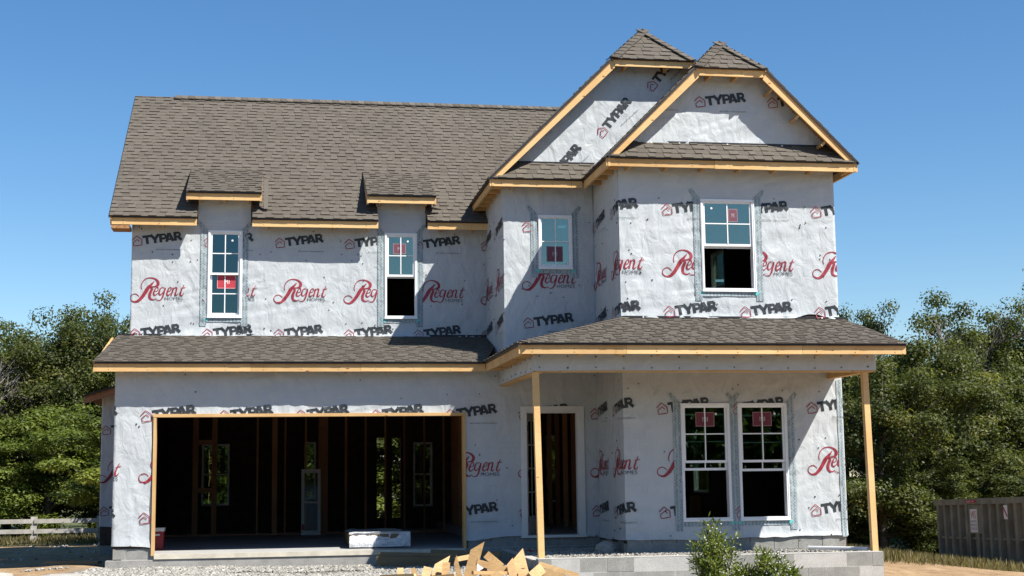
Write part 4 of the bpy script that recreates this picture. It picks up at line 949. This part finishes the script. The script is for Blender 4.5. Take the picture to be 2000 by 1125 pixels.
off(zz(995, 350, -6.3), zz(1310, 430, -6.3), .08, .05, 'long offcut lying across the middle of the pile', .6)
off(zz(1470, 570, -6.3), zz(1400, 280, -6.1), .16, .04, 'wide pale offcut standing at the right of the pile', .95, .4)
off(zz(1370, 570, -6.5), zz(1320, 345, -6.4), .09, .04, 'offcut overlapping the wide pale one at the right', .85, .4)
off(zz(1610, 370, -6.4), zz(2000, 490, -6.5), .06, .045, 'longest thin stick at the right end of the pile', .9)
off(zz(1530, 500, -6.7), zz(1640, 410, -6.6), .13, .04, 'square offcut under the long thin stick', .8)
off(zz(1640, 450, -6.6), zz(1850, 500, -6.7), .09, .04, 'offcut lying flat below the long thin stick', .95)
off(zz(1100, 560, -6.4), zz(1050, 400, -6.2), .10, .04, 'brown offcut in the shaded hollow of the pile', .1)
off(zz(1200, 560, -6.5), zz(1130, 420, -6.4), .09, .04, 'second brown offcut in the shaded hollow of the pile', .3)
off(zz(1300, 560, -6.7), zz(1160, 455, -6.6), .09, .04, 'pale offcut in front of the shaded hollow', .9)
rr = random.Random(12)
for k in range(20):
    bx_ = 120+k*88+rr.uniform(-40, 40); yy = rr.uniform(-6.9, -5.8); a_ = rr.uniform(-.9, .9); L_ = rr.uniform(150, 250)
    off(zz(bx_, 600, yy), zz(bx_+L_*math.sin(a_), 600-L_*math.cos(a_)*.5-15, yy+.1), rr.uniform(.035, .09), .035, None, rr.uniform(.3, 1), rr.uniform(-.2, .2))
for k in range(7):
    bx_ = 40+k*230+rr.uniform(-50, 50); yy = rr.uniform(-6.9, -5.9); L_ = rr.uniform(250, 480); zy_ = rr.uniform(440, 520)
    off(zz(bx_, zy_+rr.uniform(-40, 40), yy), zz(bx_+L_, zy_+rr.uniform(-40, 50), yy+rr.uniform(-.4, .4)), rr.uniform(.04, .09), .04, 'offcut lying low across the front of the scrap pile', rr.uniform(.4, 1), rr.uniform(-.2, .2))
MB().prism([(4.96, -6.45, .03), (5.04, -6.45, .08), (4.97, -6.4, .13)], (0, .01, 0)).build('paper_scrap', WHITE, None, label='torn white paper among the lumber offcuts', cat='paper')

# shrub before the porch
def leafcards(P, D, L, Wd, seed, NN=None):   # one folded leaf per point
    r_ = np.random.RandomState(seed); N = len(P); D = D/np.linalg.norm(D, axis=1, keepdims=True); rnd = r_.normal(size=(N, 3)) if NN is None else NN; S_ = np.cross(D, rnd); S_ /= np.linalg.norm(S_, axis=1, keepdims=True)
    L = L[:, None]; Wd = Wd[:, None]; a = P; b = P+D*L*.5+S_*Wd; c = P+D*L; d = P+D*L*.5-S_*Wd
    V = np.stack([a, b, c, d], 1).reshape(-1, 3); return V, np.arange(4*N).reshape(-1, 4)
def shrub(name, loc, n, h, r, mat, label, cat='shrub', leaf=.075, flowers=True, seed=1, perstem=120):
    r_ = np.random.RandomState(seed); root = link(name, None, None, label, cat, loc=loc); st = MB(); PP, DD, FL = [], [], []
    for k in range(n):
        a = r_.rand()*6.28; rr_ = r*math.sqrt(r_.rand()); top = np.array([rr_*math.cos(a), rr_*math.sin(a)*.8, h*(1-.45*(rr_/r)**2)*r_.uniform(.7, 1.02)]); mid_ = top*np.array([.45, .45, .5])+r_.normal(0, .04, 3)
        pts = [np.zeros(3), mid_, top]; pts = [p for p in smooth3(pts)]; st.tube(pts, np.linspace(.008, .002, len(pts)), 4)
        m_ = int(perstem*r_.uniform(.6, 1.2))
        for j in range(m_):
            t = r_.uniform(.25, 1)**.8; i = t*(len(pts)-1); i0 = min(int(i), len(pts)-2); p = pts[i0]+(pts[i0+1]-pts[i0])*(i-i0); dr = r_.normal(size=3)*.8+np.array([0, 0, .7]); br = r_.uniform(0, .16)*(1.1-t*.5)
            PP.append(p+dr/np.linalg.norm(dr)*br); DD.append(dr)
            if flowers and r_.rand() < .05*(1+2*(p[0] > 0)): FL.append(p+dr/np.linalg.norm(dr)*(br+.03))
    st.build('stem', BARK, root); P = np.array(PP); N = len(P); V, Fq = leafcards(P, np.array(DD), r_.uniform(.6, 1.3, N)*leaf, r_.uniform(.6, 1.2, N)*leaf*.16, seed)
    bulk('foliage', V, Fq, np.clip(r_.normal(.55, .25, N), 0, 1), mat, root)
    if flowers:
        P = np.array(FL); N = len(P); V = OV[None]*.011+P[:, None]; bulk('flower_buds', V.reshape(-1, 3), (OF[None]+6*np.arange(N)[:, None, None]).reshape(-1, 3), np.full(N*8, .9), WHITE, root, kind='stuff')
    return root
def smooth3(pts, n=4):
    P = [pts[0]]+list(pts)+[pts[-1]]; o = []
    for k in range(1, len(P)-2):
        for j in range(n):
            t = j/n; a, b, c, d = P[k-1:k+3]; o.append(.5*((2*b)+(-a+c)*t+(2*a-5*b+4*c-d)*t*t+(-a+3*b-3*c+d)*t**3))
    return o+[P[-2]]
GS = float(gz(8.5, -6))
shrub('shrub', (8.08, -6.0, GS), 34, .60-GS, .34, LEAF[2], 'leafy green weed bush growing before the porch foundation', seed=4)
shrub('shrub', (8.66, -6.2, GS), 34, .22-GS, .44, LEAF[2], 'lower half of the bush with pale buds at its right side', seed=9)

# ------------------------------------------------------------------ waste container
BX = link('waste_container', None, None, 'grey green open top waste container at the right edge', 'dumpster', loc=(20.73, 14.0, -1.50), rot=(0, -.030, math.radians(-95.5)))
CM = m_plain('container paint', (.21, .205, .16), .6, .3, .25, sc=2.5)
m = MB(); m.box(0, 6.9, .12, .16, .15, 1.72).box(0, 6.9, 2.3, 2.34, .15, 1.72).box(.0, .04, .16, 2.3, .15, 1.72).box(6.86, 6.9, .16, 2.3, .15, 1.72).box(0, 6.9, .12, 2.34, .1, .15).build('body', CM, BX)
m = MB(); m.box(-.05, 6.95, .0, .17, 1.70, 1.85).build('top_rail', CM, BX); MB().box(-.05, 6.95, 2.29, 2.42, 1.70, 1.85).build('top_rail', CM, BX); MB().box(-.04, 6.94, .04, .16, .0, .14).build('bottom_rail', CM, BX)
xr = .12; k = 0
while xr < 6.8:
    if not (2.42 < xr < 3.05): MB().prism([(xr, .119, .14), (xr+.03, .0, .14), (xr+.17, .0, .14), (xr+.2, .119, .14)], (0, 0, 1.56)).build('rib', CM, BX)
    xr += .52; k += 1
MB().box(2.25, 3.35, .03, .118, .95, 1.69).box(2.3, 2.5, .0, .118, .14, .95).box(2.9, 3.1, .0, .118, .14, .95).build('sign_panel', CM, BX)
MB().box(.0, 6.9, .05, .11, .80, .86).build('side_rail', CM, BX)
Sg = MB().box(2.52, 2.98, .015, .028, .98, 1.58).build('sign', WHITE, BX)
def text_on(parent, txt, x0, wd, z, ht, y, mat, name='lettering', ln=None):
    v, f = font_pts(txt, 1); mx = max(p[0] for p in v); my = max(p[1] for p in v); me = bpy.data.meshes.new(name); me.from_pydata([(x0+p[0]/mx*wd, y, z+p[1]/my*ht) for p in v], [], f); me.materials.append(mat); return link(name, me, parent)
text_on(Sg, 'WS', 2.58, .34, 1.34, .19, .012, RED); text_on(Sg, 'WASTE', 2.56, .38, 1.24, .05, .012, INKB); text_on(Sg, 'SERVICE', 2.56, .38, 1.15, .05, .012, INKG); text_on(Sg, 'CALL US', 2.56, .38, 1.05, .06, .012, RED)
Rs = MB().box(2.3, 3.0, -.008, .0, 1.74, 1.81).build('red_decal', RED, BX); text_on(Rs, 'KEEP OFF', 2.4, .5, 1.755, .04, -.011, WHITE)
Ws = MB().box(4.75, 4.98, -.008, .0, 1.32, 1.66).build('small_sign', WHITE, BX); MB().beam((4.76, -.012, 1.60), (4.97, -.012, 1.38), .004, .05, up=(0, 0, 1)).build('slash', RED, Ws)

# ------------------------------------------------------------------ two-rail fence along the woods
FN = link('rail_fence', None, None, 'weathered two rail fence below the trees at left', 'fence', loc=(-4.8, 21.5, 0))
RAIL = m_plain('weathered rail', (.36, .34, .31), .85, .2, .2)
for k, x in enumerate(np.arange(-17.2, 12, 1.93)):
    MB().box(x-.09, x+.09, -.06, .08, -.62, .12).build('post', RAIL, FN)
    MB().box(x+.02, x+1.9, -.10, -.06, -.08, .05).build('rail', RAIL, FN); MB().box(x+.02, x+1.9, -.10, -.06, -.38, -.25).build('rail', RAIL, FN)

# ------------------------------------------------------------------ trees
def tree_meshes(seed, h, r, leafn, mat, base=.25, leaf=.13, lean=0, bark=BARK):
    r_ = np.random.RandomState(seed); tr = MB(); tips = []
    th = h*.8; pts = [np.array([lean*t*t+r_.normal(0, .06)*t, r_.normal(0, .06)*t, th*t]) for t in np.linspace(0, 1, 8)]; tr.tube(pts, np.linspace(.022*h+.03, .03, 8), 7)
    nl = 16
    for k in range(nl):
        t = base+(1-base)*(k+.5)/nl*1.0; p0 = pts[min(7, int(t*7))]; a = k*2.4+r_.normal(0, .4); prof = math.sin(math.pi*min(1, (t-base)/(1.08-base))**.75)*.9+.25
        R_ = r*prof*r_.uniform(.75, 1.15); e = p0+np.array([R_*math.cos(a), R_*math.sin(a), R_*r_.uniform(.25, .75)+.1*h*t*.6]); mid_ = (p0+e)/2+np.array([0, 0, -.08*R_])+r_.normal(0, .15, 3)
        L_ = smooth3([p0, mid_, e]); tr.tube(L_, np.linspace(.012*h*(1-t*.5)+.012, .012, len(L_)), 5)
        for j in range(5):
            tt = r_.uniform(.35, 1); q = L_[min(len(L_)-1, int(tt*len(L_)))]; e2 = q+r_.normal(0, .23, 3)*r+np.array([0, 0, .1*r]); tr.tube([q, (q+e2)/2+r_.normal(0, .05, 3), e2], [.018, .012, .006], 4); tips += [e2, (q+e2)/2]
        tips.append(e)
    tips += [pts[-1]+r_.normal(0, .25, 3)*r*.6+np.array([0, 0, h*.08]) for _ in range(6)]; tips = np.array(tips); nt_ = len(tips)
    cr = r_.uniform(.19, .33, nt_)*r*.85; per = max(8, int(leafn/nt_)); C_ = np.repeat(tips, per, 0); rad = np.repeat(cr, per); N = len(C_)
    d = r_.normal(size=(N, 3)); d /= np.linalg.norm(d, axis=1, keepdims=True); q = r_.rand(N)**.4; P = C_+d*(rad*q)[:, None]*np.array([1.15, 1.15, .6])
    P += r_.normal(0, .04, (N, 3)); nm = d*.8+np.array([0, 0, .55])+r_.normal(0, .38, (N, 3)); dr = np.cross(nm, r_.normal(size=(N, 3))); ton = np.repeat(r_.normal(.5, .14, nt_), per)+r_.normal(0, .15, N)
    V, Fq = leafcards(P, dr, r_.uniform(.7, 1.4, N)*leaf, r_.uniform(.7, 1.2, N)*leaf*.36, seed, nm)
    return tr.mesh('trunk', bark, True), bulk('crown', V, Fq, np.clip(ton, 0, 1), mat, mesh_only=True) if leafn else None
_kinds = {}
def tree(name, x, y, h, r, kind, label, cat='tree', group='trees of the wood behind the house', rz=0., seed=None, leafn=38000, base=.2, leaf=.11):
    key = (kind, seed, h if seed is None else 0)
    if key not in _kinds: _kinds[key] = (tree_meshes(hash(str(key)) % 10000 if False else int(seed or 1)*17+kind, 8., 2.6, leafn, LEAF[kind], base, leaf), 8., 2.6)
    (tm, cm), H0, R0 = _kinds[key]; root = link(name, None, None, label, cat, group, loc=(x, y, float(gz(x, y))-.1), rot=(0, 0, rz)); s = (r/R0, r/R0, h/H0)
    for nm, me in (('trunk', tm), ('crown', cm)):
        o = link(nm, me, root); o.scale = s
    return root
G1 = 'trees of the wood at the left'; G2 = 'trees of the wood at the right'; G3 = 'trees behind the house'
L_ = [(-8.9, 30, 7.6, 2.8, 1, 1, 'olive tree at the far left edge behind the fence'), (-7.2, 31.5, 8.1, 2.5, 0, 2, 'dark tree second from the left edge'), (-5.4, 30.5, 7.6, 2.6, 1, 3, 'yellowish tree behind the middle of the left fence'),
      (-4.3, 33, 9.2, 2.2, 0, 4, 'tallest dark tree rising above the others at left'), (-3.2, 30, 7.6, 2.4, 0, 1, 'dark green tree touching the left side of the house'), (-1.4, 31, 7.4, 2.6, 1, 2, 'olive tree half hidden by the left house corner')]
for k, (x, y, h, r, kd, sd, lb) in enumerate(L_): tree('tree', x, y, h, r, kd, lb, group=G1, rz=k*1.7, seed=sd)
for k, (x, y, h, r, lb) in enumerate(((-7.6, 25.5, 4.2, 2.2, 'bright leafy bush behind the fence at the far left'), (-4.9, 26, 4.6, 2.2, 'bright leafy bush behind the fence post nearest the house'), (-2.6, 26.5, 3.8, 2.0, 'low bright bush beside the left wing of the house'), (-10.5, 26, 5., 2.4, 'bright bush beyond the left edge of the fence view'))):
    tree('bush', x, y, h, r, 2 if k != 2 else 1, lb, 'bush', 'bushes behind the rail fence', rz=k*2.1, seed=5+k % 2, base=.05, leaf=.14)
R_ = [(21.6, 19.5, 6.6, 2.5, 1, 7, 'broad olive tree right behind the porch post'), (24.3, 21.5, 7.6, 2.6, 1, 8, 'olive tree left of the waste container'), (24.6, 29.5, 10.0, 1.9, 0, 3, 'dark tree peeking over the porch roof beside the bay'), (28.3, 31, 8.0, 2.6, 0, 4, 'dark tree in the dip of the right tree line'),
      (29.9, 29, 9.3, 2.7, 0, 1, 'tall dark tree above the waste container'), (32.3, 31, 9.6, 2.8, 1, 2, 'olive topped tree next to the right edge'), (33.9, 28, 12.4, 2.3, 0, 3, 'tallest tree at the right edge of the photo'), (26.5, 27, 7.2, 2.4, 0, 8, 'middle height dark tree behind the olive ones'),
      (27.4, 23, 6.2, 2.4, 0, 7, 'dark tree directly behind the waste container'), (30.5, 24, 6.6, 2.6, 0, 4, 'lower dark tree at the right behind the container'), (36, 31, 10, 3, 0, 1, 'dark tree beyond the right edge of the wood')]
for k, (x, y, h, r, kd, sd, lb) in enumerate(R_): tree('tree', x, y, h, r, kd, lb, group=G2, rz=k*1.3+.4, seed=sd)
for k, (x, y, h, r, lb) in enumerate(((20.0, 20.5, 3.2, 1.7, 'bush at the foot of the olive tree by the porch'), (23.2, 19, 3.4, 1.7, 'bush left of the container end'), (25.6, 18.5, 3., 1.8, 'bush behind the container rail'), (18.0, 22, 3.6, 1.8, 'bush seen beside the right house corner'))):
    tree('bush', x, y, h, r, 0 if k % 2 else 1, lb, 'bush', 'bushes at the right', rz=k*1.1, seed=5+k % 2, base=.05, leaf=.12)
for k, (x, y) in enumerate(((1.5, 28), (4.3, 31), (7.6, 28.5), (10.9, 30), (14.6, 29), (17.8, 27))):
    tree('tree', x, y, 6.9, 2.7, (2, 1, 0)[k % 3], 'tree of the wood seen only through the open framing of the house', group=G3, rz=k*2.3, seed=(1, 3, 4)[k % 3])
for k, (x, y) in enumerate(((-.5, 17.5), (2.2, 19), (4.6, 17.5), (7.0, 18.5), (9.3, 17.5), (12.2, 18.5), (15., 18))):
    tree('bush', x, y, 4.4, 2.3, (2, 1)[k % 2], 'bush seen only through the open framing of the house', 'bush', 'bushes behind the house', rz=k*1.9, seed=5+k % 2, base=.05, leaf=.14)
# bare pale twigs
def bare(x, y, h, label, seed):
    r_ = np.random.RandomState(seed); m = MB()
    def grow(p, d, L, rad, lv):
        e = p+d*L; m.tube([p, (p+e)/2+r_.normal(0, .03*L, 3), e], [rad, rad*.85, rad*.65], 4)
        if lv: [grow(p+(e-p)*r_.uniform(.4, 1), (lambda v: v/np.linalg.norm(v))(d+r_.normal(0, .42, 3)+np.array([0, 0, .12])), L*r_.uniform(.55, .8), rad*.6, lv-1) for _ in range(4)]
    grow(np.zeros(3), np.array([.03, 0, 1.]), h*.45, .07, 5); rt = link('bare_tree', None, None, label, 'tree', G2, loc=(x, y, float(gz(x, y)))); m.build('trunk', PALEB, rt, True)
bare(27.0, 29.5, 9.2, 'bare pale tree with thin twigs over the porch roof', 3); bare(-7.6, 28.4, 6.8, 'leafless grey tree among the left foliage', 8)

# grass and weeds
def grass(name, x, y, h, mat, seed, wd=.012):
    r_ = np.random.RandomState(seed); N = len(x); P = np.stack([x, y, gz(x, y)-.01], -1); d = np.stack([r_.normal(0, .35, N), r_.normal(0, .35, N), np.ones(N)], -1); V, Fq = leafcards(P, d, h*r_.uniform(.5, 1.3, N), np.full(N, wd), seed); bulk(name, V, Fq, np.clip(r_.normal(.5, .25, N), 0, 1), mat, kind='stuff')
x, y = scatter(26000, -14, 0, 17.5, 24); keep = RS.rand(len(x)) < .6*sst(19, 22, y+3*vn(x*.7, y*.7)); grass('grass', x[keep], y[keep], .22, DRYG, 5, .014)
x, y = scatter(34000, 11.8, 26, 0, 20); keep = (RS.rand(len(x)) < sst(-.6, 3.0, y+4*vn(x*.5, y*.5)-(x-12)*.12)); grass('grass', x[keep], y[keep], .22, DRYG, 6, .014)
# distant woodland on the other side, mirrored in the glass
N = 60000; x = RS.uniform(-60, 70, N); t = RS.rand(N); zc = t*11*(.75+.5*vn(x*.12, x*0)+.3*vn(x*.5, x*0)); P = np.stack([x, -70+RS.normal(0, 2.5, N), zc-.8], -1)
V, Fq = leafcards(P, RS.normal(size=(N, 3)), np.full(N, .55), np.full(N, .3), 3); bulk('woodland', V, Fq, RS.rand(N), LEAF[0], kind='stuff')
